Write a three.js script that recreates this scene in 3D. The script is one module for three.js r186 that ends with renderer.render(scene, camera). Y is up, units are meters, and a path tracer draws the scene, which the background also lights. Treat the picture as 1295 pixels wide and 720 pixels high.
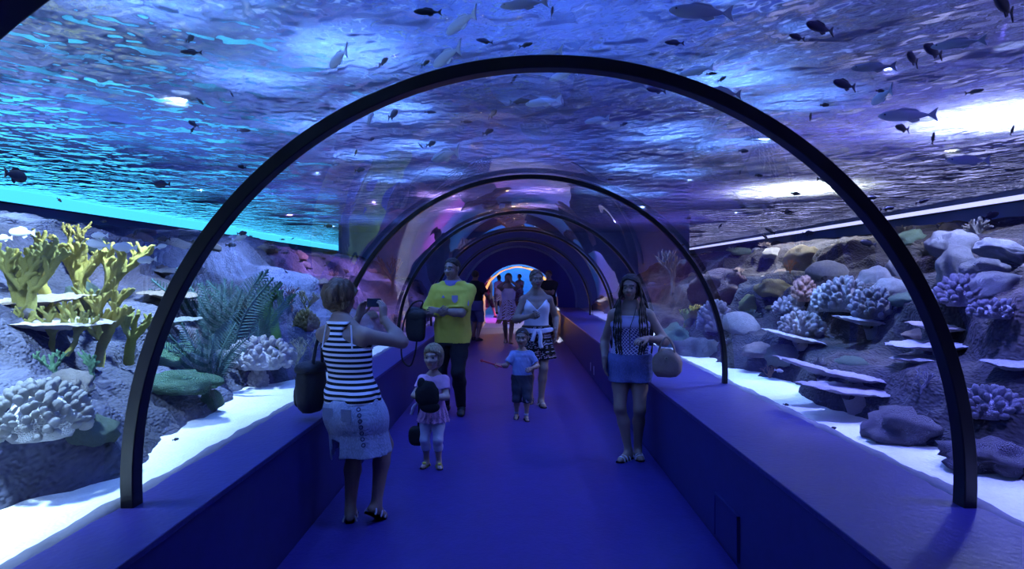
import * as THREE from 'three';
import { mergeGeometries, mergeVertices } from 'three/addons/utils/BufferGeometryUtils.js';
import { RoundedBoxGeometry } from 'three/addons/geometries/RoundedBoxGeometry.js';
import { ImprovedNoise } from 'three/addons/math/ImprovedNoise.js';
import { RectAreaLightUniformsLib } from 'three/addons/lights/RectAreaLightUniformsLib.js';

// ---------------------------------------------------------------- camera, exposure, lights
const C = (r, g, b) => new THREE.Color().setRGB(r, g, b);
const scene = new THREE.Scene();
scene.background = new THREE.Color(0x000104);
const FOCAL = 760, EYE = 1.6;                       // focal length in pixels of the 1295 x 720 frame, eye height in metres
const camera = new THREE.PerspectiveCamera(2 * Math.atan(360 / FOCAL) * 180 / Math.PI, 1295 / 720, 0.05, 120);
camera.position.set(0, EYE, 0);
camera.lookAt(0, EYE, -1);
camera.setViewOffset(1295, 720, -2.5, 10, 1295, 720);   // the tunnel's vanishing point stands at pixel (650, 350)
camera.updateProjectionMatrix();
const renderer = new THREE.WebGLRenderer({ antialias: true });
renderer.toneMapping = THREE.LinearToneMapping;
renderer.toneMappingExposure = 1.1;
renderer.shadowMap.enabled = true;
RectAreaLightUniformsLib.init();

const WATER = 2.95;                                 // water level
// floodlights that hang above the tank: [x, y, z, candela, colour, aim x, aim y, cone]
const CY = [0.16, 0.33, 0.92], DB = [0.10, 0.22, 1.0], DV = [0.22, 0.15, 1.0], WH = [0.74, 0.90, 1.0], BL = [0.38, 0.55, 1.0], VI = [0.36, 0.34, 1.0], PU = [0.80, 0.40, 1.0], WA = [1.0, 0.84, 0.70], GL = [0.70, 0.66, 1.0];
const LOW = 3.04, FLOODS = [];
// lamps hung right over the water: their beams spread below it
for (const [z, cd, c] of [[-0.7, 560, WH], [-2.4, 430, WH], [-4.7, 240, WH], [-8.0, 210, BL], [-11.2, 180, PU], [-14.6, 160, PU]]) FLOODS.push([-2.6, LOW, z, cd, c, -3.5, 0.6, 0.92]);
for (const [z, cd, c] of [[-2.6, 130, WH], [-5.6, 100, WH], [-9.6, 60, BL], [-13.4, 60, PU], [-16.6, 70, BL]]) FLOODS.push([-5.0, LOW, z, cd, c, -5.0, 0.6, 1.1]);
for (const [z, cd, c] of [[-0.8, 110, VI], [-2.3, 150, VI], [-4.0, 160, VI], [-6.0, 170, BL], [-8.6, 180, BL], [-11.8, 170, BL], [-15.0, 150, VI]]) FLOODS.push([2.5, LOW, z, cd, c, 2.8, 0.6, z > -5 ? 0.58 : 0.8]);
for (const [z, cd, c] of [[-1.6, 26, VI], [-6.6, 30, WA], [-13.0, 50, BL], [-16.6, 60, BL]]) FLOODS.push([4.8, LOW, z, cd, c, 4.8, 0.6, 1.1]);
FLOODS.push([4.6, 3.75, -9.6, 460, WA, 4.4, 0.6, 1.15], [4.3, 3.6, -5.2, 230, GL, 4.2, 0.6, 1.15]);
for (const z of [-1.5, -5.5, -10, -14.5]) FLOODS.push([-3.6, 4.7, z, 44, DB, -3.6, 0, 1.25], [3.6, 4.7, z, 46, DV, 3.6, 0, 1.25]);  // added high fill lamps, give the water an overall deep blue and violet glow
for (const z of [-3.2, -6.6]) FLOODS.push([0.1, 4.7, z, 46, DB, 0.1, 0, 0.9]);  // added fill lamps that brighten the water over the tunnel in deep blue
for (const z of [-20.5, -25, -29.5]) FLOODS.push([-6.9, LOW, z, 60, BL, -6.9, 0, 1.1], [6.9, LOW, z, 60, BL, 6.9, 0, 1.1]);
// added cyan and purple lamps that make the ripples over the tunnel glow
for (const z of [-2.4, -3.7, -5.0, -6.4, -8.0]) FLOODS.push([-1.05, 3.55, z, 20, CY, -1.05, 0, 1.0], [-1.8, 3.55, z - 0.5, 14, CY, -1.8, 0, 1.0]);
for (const z of [-4.2, -5.8, -7.6, -9.6]) FLOODS.push([1.5, 3.55, z, 18, CY, 1.5, 0, 1.0], [2.2, 3.55, z - 0.5, 12, CY, 2.2, 0, 1.0]);
for (const z of [-10.2, -12.4]) FLOODS.push([-1.2, 3.55, z, 22, PU, -1.2, 0, 1.0], [0.5, 3.55, z + 0.6, 14, PU, 0.5, 0, 1.0]);
function floodLight([x, y, z, cd, rgb, ax, ay, cone]) {
  const l = new THREE.SpotLight(new THREE.Color().setRGB(...rgb), cd, 0, cone, 0.8, 2);
  l.position.set(x, y - 0.03, z); l.target.position.set(ax, ay, z); l.castShadow = true; l.shadow.radius = 5;
  l.name = 'flood_lamp_beam'; scene.add(l, l.target);
}
FLOODS.forEach(floodLight);

// ---------------------------------------------------------------- helpers
let seed = 7;
const rnd = () => { seed = (seed * 1664525 + 1013904223) >>> 0; return seed / 4294967296; };
const rr = (a, b) => a + (b - a) * rnd();
const reseed = (s) => { seed = s >>> 0; };
const V = (x, y, z) => new THREE.Vector3(x, y, z);
const IN = new ImprovedNoise();
const noise = (x, y, z) => IN.noise(x + 31.7, y + 17.3, z + 53.1);
function fbm(x, y, z, o = 4) { let a = 0, w = 0.5, f = 1; for (let i = 0; i < o; i++) { a += w * noise(x * f, y * f, z * f); f *= 2.03; w *= 0.5; } return a; }
const clamp = (x, a, b) => Math.min(b, Math.max(a, x));
const lerp = (a, b, t) => a + (b - a) * t;
const smooth = (a, b, x) => { const t = clamp((x - a) / (b - a), 0, 1); return t * t * (3 - 2 * t); };

const taken = {};
function numbered(name) { const n = taken[name] = (taken[name] ?? -1) + 1; return n ? `${name}_${String(n).padStart(3, '0')}` : name; }
function std(color, roughness = 0.8, extra = {}) { return new THREE.MeshPhysicalMaterial({ color: Array.isArray(color) ? C(...color) : color, roughness, metalness: 0, ...extra }); }
function mesh(name, geometry, material, parent = scene) {
  const m = new THREE.Mesh(geometry, material); m.castShadow = m.receiveShadow = true;
  m.name = parent === scene ? numbered(name) : name; parent.add(m); return m;
}
function tag(o, label, category, group) { o.userData.label = label; o.userData.category = category; if (group) o.userData.group = group; return o; }
function structure(o, label) { o.userData.kind = 'structure'; if (label) o.userData.label = label; return o; }
function thing(name, label, category, pos = [0, 0, 0], turn = 0, group) {
  const o = new THREE.Group(); o.name = numbered(name); o.position.set(...pos); o.rotation.y = turn; scene.add(o);
  return tag(o, label, category, group);
}
function box(x0, x1, y0, y1, z0, z1) { const g = new THREE.BoxGeometry(x1 - x0, y1 - y0, z1 - z0); g.translate((x0 + x1) / 2, (y0 + y1) / 2, (z0 + z1) / 2); return g; }
function merged(list) { return mergeGeometries(list.map((g) => { const k = g.index ? g.toNonIndexed() : g; for (const a of Object.keys(k.attributes)) if (!['position', 'normal', 'uv'].includes(a)) k.deleteAttribute(a); return k; }), false); }
function tube(points, r, seg = 8, len = 24, closed = false) { return new THREE.TubeGeometry(new THREE.CatmullRomCurve3(points.map((p) => p.isVector3 ? p : V(...p)), closed), len, r, seg, closed); }
// a grid of points f(u, v) with smooth normals and uv
function gridGeo(nu, nv, f, uvf) {
  const pos = [], uv = [], idx = [];
  for (let j = 0; j <= nv; j++) for (let i = 0; i <= nu; i++) { const p = f(i / nu, j / nv); pos.push(p[0], p[1], p[2]); const q = uvf ? uvf(p, i / nu, j / nv) : [i / nu, j / nv]; uv.push(q[0], q[1]); }
  for (let j = 0; j < nv; j++) for (let i = 0; i < nu; i++) { const a = j * (nu + 1) + i, b = a + 1, c = a + nu + 1, d = c + 1; idx.push(a, b, d, a, d, c); }
  const g = new THREE.BufferGeometry(); g.setAttribute('position', new THREE.Float32BufferAttribute(pos, 3)); g.setAttribute('uv', new THREE.Float32BufferAttribute(uv, 2)); g.setIndex(idx); g.computeVertexNormals(); return g;
}
function dataTex(n, m, f, srgb = false, repeat) {
  const d = new Uint8Array(n * m * 4);
  for (let j = 0; j < m; j++) for (let i = 0; i < n; i++) { const c = f(i / n, j / m); const k = (j * n + i) * 4; d[k] = c[0] * 255; d[k + 1] = c[1] * 255; d[k + 2] = c[2] * 255; d[k + 3] = (c[3] ?? 1) * 255; }
  const t = new THREE.DataTexture(d, n, m); t.magFilter = THREE.LinearFilter; t.minFilter = THREE.LinearFilter; t.wrapS = t.wrapT = THREE.RepeatWrapping; if (srgb) t.colorSpace = THREE.SRGBColorSpace; if (repeat) t.repeat.set(...repeat); t.needsUpdate = true; return t;
}
// tileable noise made of waves, as a float height map 0..1
function waveTex(n, waves) {
  const h = new Float32Array(n * n); let lo = 1e9, hi = -1e9;
  for (const [kx, ky, a, ph] of waves) {
    const sx = new Float32Array(n), cx = new Float32Array(n);
    for (let i = 0; i < n; i++) { sx[i] = Math.sin(2 * Math.PI * kx * i / n + ph); cx[i] = Math.cos(2 * Math.PI * kx * i / n + ph); }
    for (let j = 0; j < n; j++) { const s = Math.sin(2 * Math.PI * ky * j / n), c = Math.cos(2 * Math.PI * ky * j / n); for (let i = 0; i < n; i++) h[j * n + i] += a * (sx[i] * c + cx[i] * s); }
  }
  for (const v of h) { lo = Math.min(lo, v); hi = Math.max(hi, v); }
  const d = new Float32Array(n * n * 4); for (let i = 0; i < n * n; i++) { const v = (h[i] - lo) / (hi - lo); d[4 * i] = d[4 * i + 1] = d[4 * i + 2] = v; d[4 * i + 3] = 1; }
  const t = new THREE.DataTexture(d, n, n, THREE.RGBAFormat, THREE.FloatType); t.magFilter = t.minFilter = THREE.LinearFilter; t.wrapS = t.wrapT = THREE.RepeatWrapping; t.needsUpdate = true;
  return { tex: t, range: hi - lo };
}
// tileable speckle (value noise on a torus)
function speckle(n, cells, s) { const c = []; reseed(s); for (let i = 0; i < cells * cells; i++) c.push(rnd()); return (u, v) => { const x = u * cells, y = v * cells, i = Math.floor(x), j = Math.floor(y), fx = x - i, fy = y - j; const g = (a, b) => c[((b + cells) % cells) * cells + (a + cells) % cells]; const sx = fx * fx * (3 - 2 * fx), sy = fy * fy * (3 - 2 * fy); return lerp(lerp(g(i, j), g(i + 1, j), sx), lerp(g(i, j + 1), g(i + 1, j + 1), sx), sy); }; }
function uvScale(g, s, t = s) { const a = g.attributes.uv; for (let i = 0; i < a.count; i++) a.setXY(i, a.getX(i) * s, a.getY(i) * t); return g; }
function boxUV(g) { const p = g.attributes.position, n = g.attributes.normal, u = new Float32Array(p.count * 2); for (let i = 0; i < p.count; i++) { const ax = Math.abs(n.getX(i)), ay = Math.abs(n.getY(i)), az = Math.abs(n.getZ(i)); const x = p.getX(i), y = p.getY(i), z = p.getZ(i); if (ay >= ax && ay >= az) { u[2 * i] = x; u[2 * i + 1] = z; } else if (ax >= az) { u[2 * i] = z; u[2 * i + 1] = y; } else { u[2 * i] = x; u[2 * i + 1] = y; } } g.setAttribute('uv', new THREE.BufferAttribute(u, 2)); return g; }
function colored(g, f) { const p = g.attributes.position, n = g.attributes.normal, c = new Float32Array(p.count * 3); for (let i = 0; i < p.count; i++) { const q = f(p.getX(i), p.getY(i), p.getZ(i), n.getX(i), n.getY(i), n.getZ(i)); c[3 * i] = q[0]; c[3 * i + 1] = q[1]; c[3 * i + 2] = q[2]; } g.setAttribute('color', new THREE.BufferAttribute(c, 3)); return g; }
// a pixel of the photograph gives a direction; the distance comes from the caller
const ray = (px, py) => V((px - 650) / FOCAL, (350 - py) / FOCAL, -1);
const atDepth = (px, py, d) => ray(px, py).multiplyScalar(d).add(V(0, EYE, 0));
// ---------------------------------------------------------------- the tunnel: floor, ledges, acrylic, ribs
const XC = 0.143, YC = 0.75, RG = 1.772, RI = 1.748, LEDGE = 0.646, XL = -1.602, XR = 1.888, FL = -1.30, FR = 1.23, END = -18.5, ZT = -33.2, BACK = 3.2;
const spA = speckle(64, 64, 11), spB = speckle(64, 16, 12);
const grainTex = dataTex(256, 256, (u, v) => { const k = 0.55 * spA(u, v) + 0.45 * spB(u, v); return [k, k, k]; });
const scuffTex = dataTex(256, 256, (u, v) => { const k = 0.80 + 0.20 * (0.5 * spB(u, v) + 0.5 * spA(u, v)); return [k, k, k]; }, false);
const floorMat = std([0.036, 0.024, 0.18], 0.42, { map: scuffTex, bumpMap: grainTex, bumpScale: 0.0012, specularIntensity: 0.6 });
const ledgeMat = std([0.032, 0.026, 0.18], 0.40, { map: scuffTex, bumpMap: grainTex, bumpScale: 0.0016 });
const skirtMat = std([0.020, 0.018, 0.15], 0.55, { map: scuffTex });
const blackMetal = std([0.006, 0.006, 0.008], 0.38);
{
  const f = mesh('floor', boxUV(box(FL, FR, -0.2, 0, END - 0.3, BACK)), floorMat); structure(f, 'glossy deep blue tunnel floor');
}
function ledge(side, x0, x1, label) {
  const g = new THREE.Group(); g.name = 'wall_' + side; scene.add(g); structure(g, label);
  const inner = side === 'left' ? x1 : x0, s = side === 'left' ? -1 : 1;
  mesh('face_panel', boxUV(side === 'left' ? box(x0, x1 - 0.008, -0.2, LEDGE - 0.03, END, BACK) : box(x0 + 0.008, x1, -0.2, LEDGE - 0.03, END, BACK)), skirtMat, g);
  const top = new RoundedBoxGeometry(x1 - x0, 0.03, BACK - END, 2, 0.006); top.translate((x0 + x1) / 2, LEDGE - 0.015, (BACK + END) / 2);
  mesh('ledge_top', boxUV(top), ledgeMat, g).userData.label = 'blue painted flat ledge top';
  return [g, inner, s];
}
const [wallL] = ledge('left', XL - 0.05, FL, 'low blue wall with narrow ledge under the glass behind the striped top');
const [wallR] = ledge('right', FR, XR + 0.05, 'low blue wall with broad ledge under the glass beside the braided hair');
{ // access hatch in the face of the right-hand wall, and a small socket further on
  const a = mesh('hatch', box(FR - 0.004, FR + 0.012, 0.03, 0.27, -3.66, -3.30), skirtMat, wallR); a.userData.label = 'thin rectangular access hatch';
  const fr = merged([box(FR - 0.010, FR + 0.01, 0.03, 0.28, -3.305, -3.29), box(FR - 0.010, FR + 0.01, 0.03, 0.28, -3.675, -3.66), box(FR - 0.010, FR + 0.01, 0.27, 0.285, -3.675, -3.29)]);
  mesh('hatch_frame', fr, skirtMat, wallR);
  const plate = std([0.35, 0.35, 0.5], 0.4);
  for (const z of [-9.2, -9.6]) { const p = new RoundedBoxGeometry(0.012, 0.13, 0.05, 2, 0.004); p.translate(FR - 0.006, 0.16, z); mesh('socket_plate', p, plate, wallR).userData.label = 'small pale wall plate'; }
}
// acrylic panels: arcs of a cylinder from ledge to ledge between the ribs
const RIBS = [1.10, 2.5, 5.37, 8.3, 11.6, 14.9];
const glassMat = new THREE.MeshPhysicalMaterial({ color: C(0.93, 0.96, 1.0), roughness: 0.0, metalness: 0, transmission: 1, thickness: 0, ior: 1.49 });
const a0 = Math.asin((LEDGE - YC) / RG);
function arcGeo(r, z0, z1, n = 96) {
  return gridGeo(n, 4, (u, v) => { const a = lerp(Math.PI - a0, a0, u); return [XC + Math.cos(a) * r, YC + Math.sin(a) * r, lerp(z0, z1, v)]; });
}
{
  const cuts = [-BACK, ...RIBS, -END];
  for (let i = 0; i + 1 < cuts.length; i++) { const w = mesh('window_' + (i + 1), arcGeo(RG, -cuts[i] , -cuts[i + 1]), glassMat); w.name = 'window_' + (i + 1); structure(w, 'clear curved acrylic tunnel panel'); }
}
function ribGeo(rIn, rOut, depth) {
  const sh = new THREE.Shape(), n = 72, b0 = Math.asin((LEDGE - YC) / rIn), b1 = Math.asin((LEDGE - YC) / rOut);
  for (let i = 0; i <= n; i++) { const a = lerp(Math.PI - b1, b1, i / n), x = Math.cos(a) * rOut, y = Math.sin(a) * rOut; i ? sh.lineTo(x, y) : sh.moveTo(x, y); }
  for (let i = n; i >= 0; i--) { const a = lerp(Math.PI - b0, b0, i / n); sh.lineTo(Math.cos(a) * rIn, Math.sin(a) * rIn); }
  const g = new THREE.ExtrudeGeometry(sh, { depth: depth - 0.012, bevelEnabled: true, bevelThickness: 0.006, bevelSize: 0.004, bevelSegments: 2, curveSegments: 2 });
  g.translate(0, 0, -depth / 2); return g;
}
const ribLabels = ['black steel arch rib overhead, first and nearest to the tunnel entrance', 'large black steel arch rib spanning both ledges in front of the striped top', 'black steel arch rib standing behind the braided woman', 'slim black arch rib beside the man in yellow', 'slim dark arch rib between the yellow shirt and the tunnel end', 'dark arch rib closest to the tunnel end ring'];
RIBS.forEach((d, i) => {
  const r = mesh('arch_rib', ribGeo(i < 2 ? 1.716 : 1.728, i < 2 ? 1.762 : 1.760, i < 2 ? 0.07 : 0.05), blackMetal); r.position.set(XC, YC, -d); tag(r, ribLabels[i], 'arch rib');
});
// grey lumpy sealing curb along the foot of the glass, outside
const curbMat = std([0.16, 0.16, 0.20], 0.85, { bumpMap: grainTex, bumpScale: 0.004 });
function curb(n, x, s) {
  const g = gridGeo(8, 420, (u, v) => { const a = u * Math.PI, z = lerp(BACK, END, v); const k = 1 + 0.35 * noise(z * 4.2, 0, s * 9) + 0.25 * noise(z * 15, u * 3, s); return [x + s * (0.035 - Math.cos(a) * 0.042 * k), LEDGE - 0.025 + Math.sin(a) * 0.038 * k, z]; }, (p) => [p[2], p[0]]);
  const m = mesh('trim_' + n, g, curbMat.clone()); m.material.side = THREE.DoubleSide; m.name = 'trim_' + n; structure(m, 'rough grey sealing curb at the foot of the glass');
}
curb(1, XL - 0.03, -1); curb(2, XR + 0.03, 1);
// ---------------------------------------------------------------- the tank: walls, sand, rock, water surface
const WALLX = 7.9, TOP = 5.0, SANDY = 0.60;
const tankBlue = std([0.26, 0.34, 0.66], 0.9, { map: scuffTex });
const darkRoom = std([0.015, 0.015, 0.02], 0.9);
structure(mesh('wall_tank_left', box(-WALLX - 0.3, -WALLX, -0.3, TOP, ZT, BACK), tankBlue), 'blue painted tank wall behind the yellow finger corals').name = 'wall_tank_left';
structure(mesh('wall_tank_right', box(WALLX, WALLX + 0.3, -0.3, TOP, ZT, BACK), tankBlue), 'blue painted tank wall behind the plate corals').name = 'wall_tank_right';
structure(mesh('ceiling', box(-WALLX - 0.3, WALLX + 0.3, TOP, TOP + 0.2, ZT - 0.3, BACK + 0.3), darkRoom), 'dark ceiling above the tank');
structure(mesh('wall_back', box(-WALLX - 0.3, WALLX + 0.3, -0.3, TOP, BACK, BACK + 0.3), darkRoom), 'dark wall at the near end of the tank').name = 'wall_back';
for (const [n, s] of [['left', -1], ['right', 1]]) structure(mesh('wall_end_' + n, s < 0 ? box(-WALLX - 0.3, -5.4, -0.3, TOP, ZT - 0.3, ZT) : box(5.4, WALLX + 0.3, -0.3, TOP, ZT - 0.3, ZT), tankBlue), 'blue painted end wall of the tank').name = 'wall_end_' + n;
// sand
const sandTex = dataTex(256, 256, (u, v) => { const k = 0.86 + 0.14 * (0.6 * spA(u, v) + 0.4 * spB(u, v)); return [k, k * 0.995, k * 0.98]; }, false);
const sandMat = std([0.80, 0.80, 0.78], 0.95, { map: sandTex, bumpMap: grainTex, bumpScale: 0.006 });
function sand(side, x, s) {
  const g = gridGeo(40, 320, (u, v) => { const d = u * 2.2, z = lerp(BACK, END, v); return [x + s * d, SANDY + 0.012 + 0.05 * fbm(d * 1.1, s * 3, z * 0.8, 3) + 0.012 * fbm(d * 5, 2, z * 5, 2) + 0.05 * smooth(0.25, 1.2, d), z]; }, (p) => [p[0] * 1.5, p[2] * 1.5]);
  if (s > 0) { } const m = mesh('sand_bed', g, sandMat); m.userData.kind = 'stuff'; m.material.side = THREE.DoubleSide;
  tag(m, s < 0 ? 'pale sand bed along the glass under the finger corals' : 'pale sand strip along the glass under the plate corals', 'sand');
}
sand('left', XL - 0.056, -1); sand('right', XR + 0.056, 1);
// rock: a profile swept along the tunnel and broken up by noise
const PROFILE = [[2.15, 0.40], [2.32, 0.72], [2.55, 0.92], [2.95, 1.02], [3.12, 1.38], [3.6, 1.52], [4.0, 1.66], [4.25, 1.98], [4.9, 2.12], [5.6, 2.22], [6.4, 2.36], [7.2, 2.46], [7.82, 2.52]];
const profLen = [0]; for (let i = 1; i < PROFILE.length; i++) profLen.push(profLen[i - 1] + Math.hypot(PROFILE[i][0] - PROFILE[i - 1][0], PROFILE[i][1] - PROFILE[i - 1][1]));
function profile(s) { const L = s * profLen.at(-1); let i = 1; while (i < profLen.length - 1 && profLen[i] < L) i++; const t = (L - profLen[i - 1]) / (profLen[i] - profLen[i - 1]); return [lerp(PROFILE[i - 1][0], PROFILE[i][0], t), lerp(PROFILE[i - 1][1], PROFILE[i][1], t)]; }
function rockPoint(s, z, side) {
  const [d, y] = profile(s), o = side * 40;
  const ridge = (k) => 1 - Math.abs(2 * fbm(d * k + o, y * k, z * k, 3));
  let out = 0.55 * fbm(d * 0.5 + o, y * 0.5, z * 0.55, 3) + 0.20 * (ridge(1.3) - 0.75) + 0.10 * fbm(d * 4, y * 4 + o, z * 4, 3) + 0.035 * fbm(d * 13, y * 13, z * 13 + o, 2);
  const fade = 1 - smooth(6.2, 7.4, d);
  out *= 0.25 + 0.75 * fade;
  const foot = 0.16 * noise(z * 0.8, o, 3) - (side < 0 ? 0.06 : -0.15) + (side < 0 ? 0.22 * smooth(-3.5, -6.0, z) * -1 : 0);
  return V(side * (d + foot - out * 0.55), y + out * 0.62 * fade + 0.0, z);
}
const rockTex = dataTex(256, 256, (u, v) => { const k = 0.55 + 0.45 * (0.5 * spB(u, v) + 0.5 * spA(u, v)); return [k, k, k]; });
const rockMat = std([1, 1, 1], 0.95, { vertexColors: true, map: rockTex, bumpMap: grainTex, bumpScale: 0.02, side: THREE.DoubleSide });
function rock(side, label, base, tint) {
  const g = gridGeo(150, 460, (u, v) => rockPoint(u, lerp(BACK - 0.02, END + 0.02, v), side).toArray(), (p, u, v) => [u * 9, p[2]]);
  colored(g, (x, y, z) => { const n = fbm(x * 1.6, y * 1.6, z * 1.6, 4), m = smooth(0.02, 0.22, fbm(x * 0.9 + 9, y * 0.9, z * 0.9, 3)), k = 0.75 + 0.9 * n; return [lerp(base[0], tint[0], m) * k, lerp(base[1], tint[1], m) * k, lerp(base[2], tint[2], m) * k]; });
  const g2 = gridGeo(50, 120, (u, v) => { const z = lerp(END - 0.26, ZT + 0.02, v), p = rockPoint(lerp(0.52, 1, u), z, side); if (Math.abs(p.x) < 5.45) p.x = side * 5.45; return p.toArray(); }, (p, u, v) => [u * 5, p[2]]); colored(g2, () => base.map((c) => c * 0.9));
  const r = tag(mesh('reef_rock', g, rockMat), label, 'rock'); mesh('far_slope', g2, rockMat, r); r.userData.kind = 'structure'; return r;
}
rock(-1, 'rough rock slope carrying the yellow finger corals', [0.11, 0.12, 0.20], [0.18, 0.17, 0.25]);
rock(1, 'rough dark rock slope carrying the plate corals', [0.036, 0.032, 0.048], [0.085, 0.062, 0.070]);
// water surface: rippled, mirrors the tank from below and lets part of the floodlight through
const waves = []; reseed(21);
for (let i = 0; i < 90; i++) { const k = Math.round(Math.exp(rr(Math.log(5), Math.log(62)))), a = rr(0, Math.PI * 2); const kx = Math.round(k * Math.cos(a)), ky = Math.round(k * Math.sin(a)); if (!kx && !ky) continue; waves.push([kx, ky, 1 / Math.pow(Math.hypot(kx, ky), 1.0), rr(0, 6.28)]); }
const TILE = 3.2, wv = waveTex(1024, waves);
const waterMat = new THREE.MeshPhysicalMaterial({ color: C(0.86, 0.93, 1.0), roughness: 0.08, metalness: 0.6, transmission: 1, thickness: 0, ior: 1.33, bumpMap: wv.tex, bumpScale: 0.09, side: THREE.DoubleSide });
const scatterMat = new THREE.MeshPhysicalMaterial({ color: C(0.72, 0.86, 1.0), roughness: 0.60, metalness: 0, transmission: 1, thickness: 0, ior: 1.33, specularIntensity: 0, bumpMap: wv.tex, bumpScale: 0.16, side: THREE.DoubleSide });  // added sheet above the water, scatters lamp light so the ripples glow
{
  const t = new THREE.Group(); t.name = 'water_surface'; scene.add(t); tag(t, 'rippled blue water surface seen from below', 'water'); t.userData.kind = 'structure';
  const sheet = (dy) => gridGeo(120, 150, (u, v) => { const x = lerp(-WALLX + 0.005, WALLX - 0.005, u), z = lerp(BACK - 0.01, END + 0.01, v); return [x, WATER + dy + 0.035 * fbm(x * 0.9, 4, z * 0.9, 2), z]; }, (p) => [p[0] / TILE, p[2] / TILE]);
  mesh('mirror_face', sheet(0), waterMat, t); mesh('scatter_face', sheet(0.03), scatterMat, t);
  const side = (s, dy) => gridGeo(20, 80, (u, v) => { const x = s * lerp(5.41, WALLX - 0.005, u), z = lerp(END + 0.01, ZT + 0.01, v); return [x, WATER + dy + 0.035 * fbm(x * 0.9, 4, z * 0.9, 2), z]; }, (p) => [p[0] / TILE, p[2] / TILE]);
  for (const s of [-1, 1]) { mesh('mirror_face', side(s, 0), waterMat, t); mesh('scatter_face', side(s, 0.03), scatterMat, t); }
}
// added glowing bands standing in for the lit waterline on both tank walls
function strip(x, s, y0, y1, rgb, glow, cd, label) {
  const t = thing('waterline_glow', label, 'added glow band', [x, y0, (BACK + ZT) / 2]);
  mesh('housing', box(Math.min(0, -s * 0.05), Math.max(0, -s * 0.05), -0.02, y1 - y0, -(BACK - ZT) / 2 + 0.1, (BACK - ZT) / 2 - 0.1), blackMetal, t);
  const d = mesh('glow_face', box(Math.min(-s * 0.05, -s * 0.06), Math.max(-s * 0.05, -s * 0.06), 0, y1 - y0, -(BACK - ZT) / 2 + 0.12, (BACK - ZT) / 2 - 0.12), std([0.1, 0.1, 0.1], 0.6, { emissive: C(...rgb), emissiveIntensity: glow }), t);
  const l = new THREE.RectAreaLight(C(...rgb), cd, BACK - ZT - 0.4, y1 - y0); l.name = 'added_strip_beam'; l.position.set(x - s * 0.07, (y0 + y1) / 2, (BACK + ZT) / 2); l.lookAt(x - s * 5, (y0 + y1) / 2, (BACK + ZT) / 2); scene.add(l);
}
strip(-WALLX + 0.002, -1, 2.76, 2.97, [0.06, 0.55, 1.0], 1.6, 1.2, 'long added cyan glow band for the lit waterline behind the finger corals');
strip(WALLX - 0.002, 1, 2.79, 2.87, [0.50, 0.52, 1.0], 1.5, 1.0, 'long added pale violet glow band for the lit waterline behind the plate corals');
// floodlights hanging over the water; the cyan and deep-coloured ones are added
{
  const rimMat = blackMetal;
  FLOODS.forEach(([x, LAMP_Y, z, cd, rgb]) => {
    const t = thing('flood_lamp', `round black ${LAMP_Y < 4.5 ? 'low-hung' : 'high-hung'} floodlight with ${rgb === CY ? 'cyan' : rgb === WH ? 'white' : rgb === BL ? 'blue' : rgb === VI ? 'violet' : rgb === PU ? 'purple' : rgb === GL ? 'lilac' : rgb === DB ? 'deep blue' : rgb === DV ? 'deep violet' : 'warm'} lens above the ${x < 0 ? 'finger' : 'plate'} coral side`, 'floodlight', [x, LAMP_Y, z], 0, 'floodlights over the tank');
    const k = LAMP_Y < 3.2 ? 0.55 : 1;
    mesh('housing', new THREE.LatheGeometry([[0, 0.20], [0.07, 0.20], [0.09, 0.16], [0.13, 0.02], [0.135, 0.0], [0.125, -0.005]].map((p) => new THREE.Vector2(p[0] * k, p[1] * k)), 20), rimMat, t);
    mesh('stem', new THREE.CylinderGeometry(0.012, 0.012, TOP - LAMP_Y - 0.2 * k, 8).translate(0, (TOP - LAMP_Y + 0.2 * k) / 2, 0), rimMat, t);
    mesh('lamp_lens', new THREE.CylinderGeometry(0.122 * k, 0.122 * k, 0.01, 20).translate(0, 0.006, 0), std([0.1, 0.1, 0.1], 0.5, { emissive: C(...rgb), emissiveIntensity: 1.5 }), t);
  });
}
// ---------------------------------------------------------------- far end: ring, rock arch, hall
const ringBlue = std([0.030, 0.026, 0.30], 0.6, { map: scuffTex });
{
  const sh = new THREE.Shape(); sh.moveTo(-5.4, -0.3); sh.lineTo(5.4, -0.3); sh.lineTo(5.4, TOP); sh.lineTo(-5.4, TOP); sh.lineTo(-5.4, -0.3);
  const ho = new THREE.Path(); const ri = 1.22; ho.moveTo(-1.1, -0.01); for (let i = 0; i <= 40; i++) { const a = lerp(Math.PI + 0.3, -0.3, i / 40); ho.lineTo(XC + ri * Math.cos(a), 0.78 + ri * Math.sin(a)); } ho.lineTo(1.2, -0.01); ho.lineTo(-1.1, -0.01); sh.holes.push(ho);
  const g = new THREE.ExtrudeGeometry(sh, { depth: 0.25, bevelEnabled: false }); g.translate(0, 0, END - 0.25);
  structure(mesh('wall_far', g, tankBlue), 'blue end wall with round opening at the end of the tunnel').name = 'wall_far';
}
{ // deep blue ring round the opening, inside the glass
  const sh = new THREE.Shape(); sh.absarc(0, 0, RI - 0.012, a0, Math.PI - a0, false); sh.lineTo(-1.30 - XC, LEDGE - YC); sh.lineTo(-1.22 - 0.0, LEDGE - YC);
  for (let i = 0; i <= 40; i++) { const a = lerp(Math.PI + 0.1, -0.1, i / 40); sh.lineTo(1.19 * Math.cos(a), 0.03 + 1.19 * Math.sin(a)); }
  const g = new THREE.ExtrudeGeometry(sh, { depth: 0.12, bevelEnabled: false }); const r = mesh('end_ring', g, ringBlue); r.position.set(XC, YC, END + 0.005); tag(r, 'deep blue ring framing the opening at the end of the tunnel', 'arch ring');
}
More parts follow.
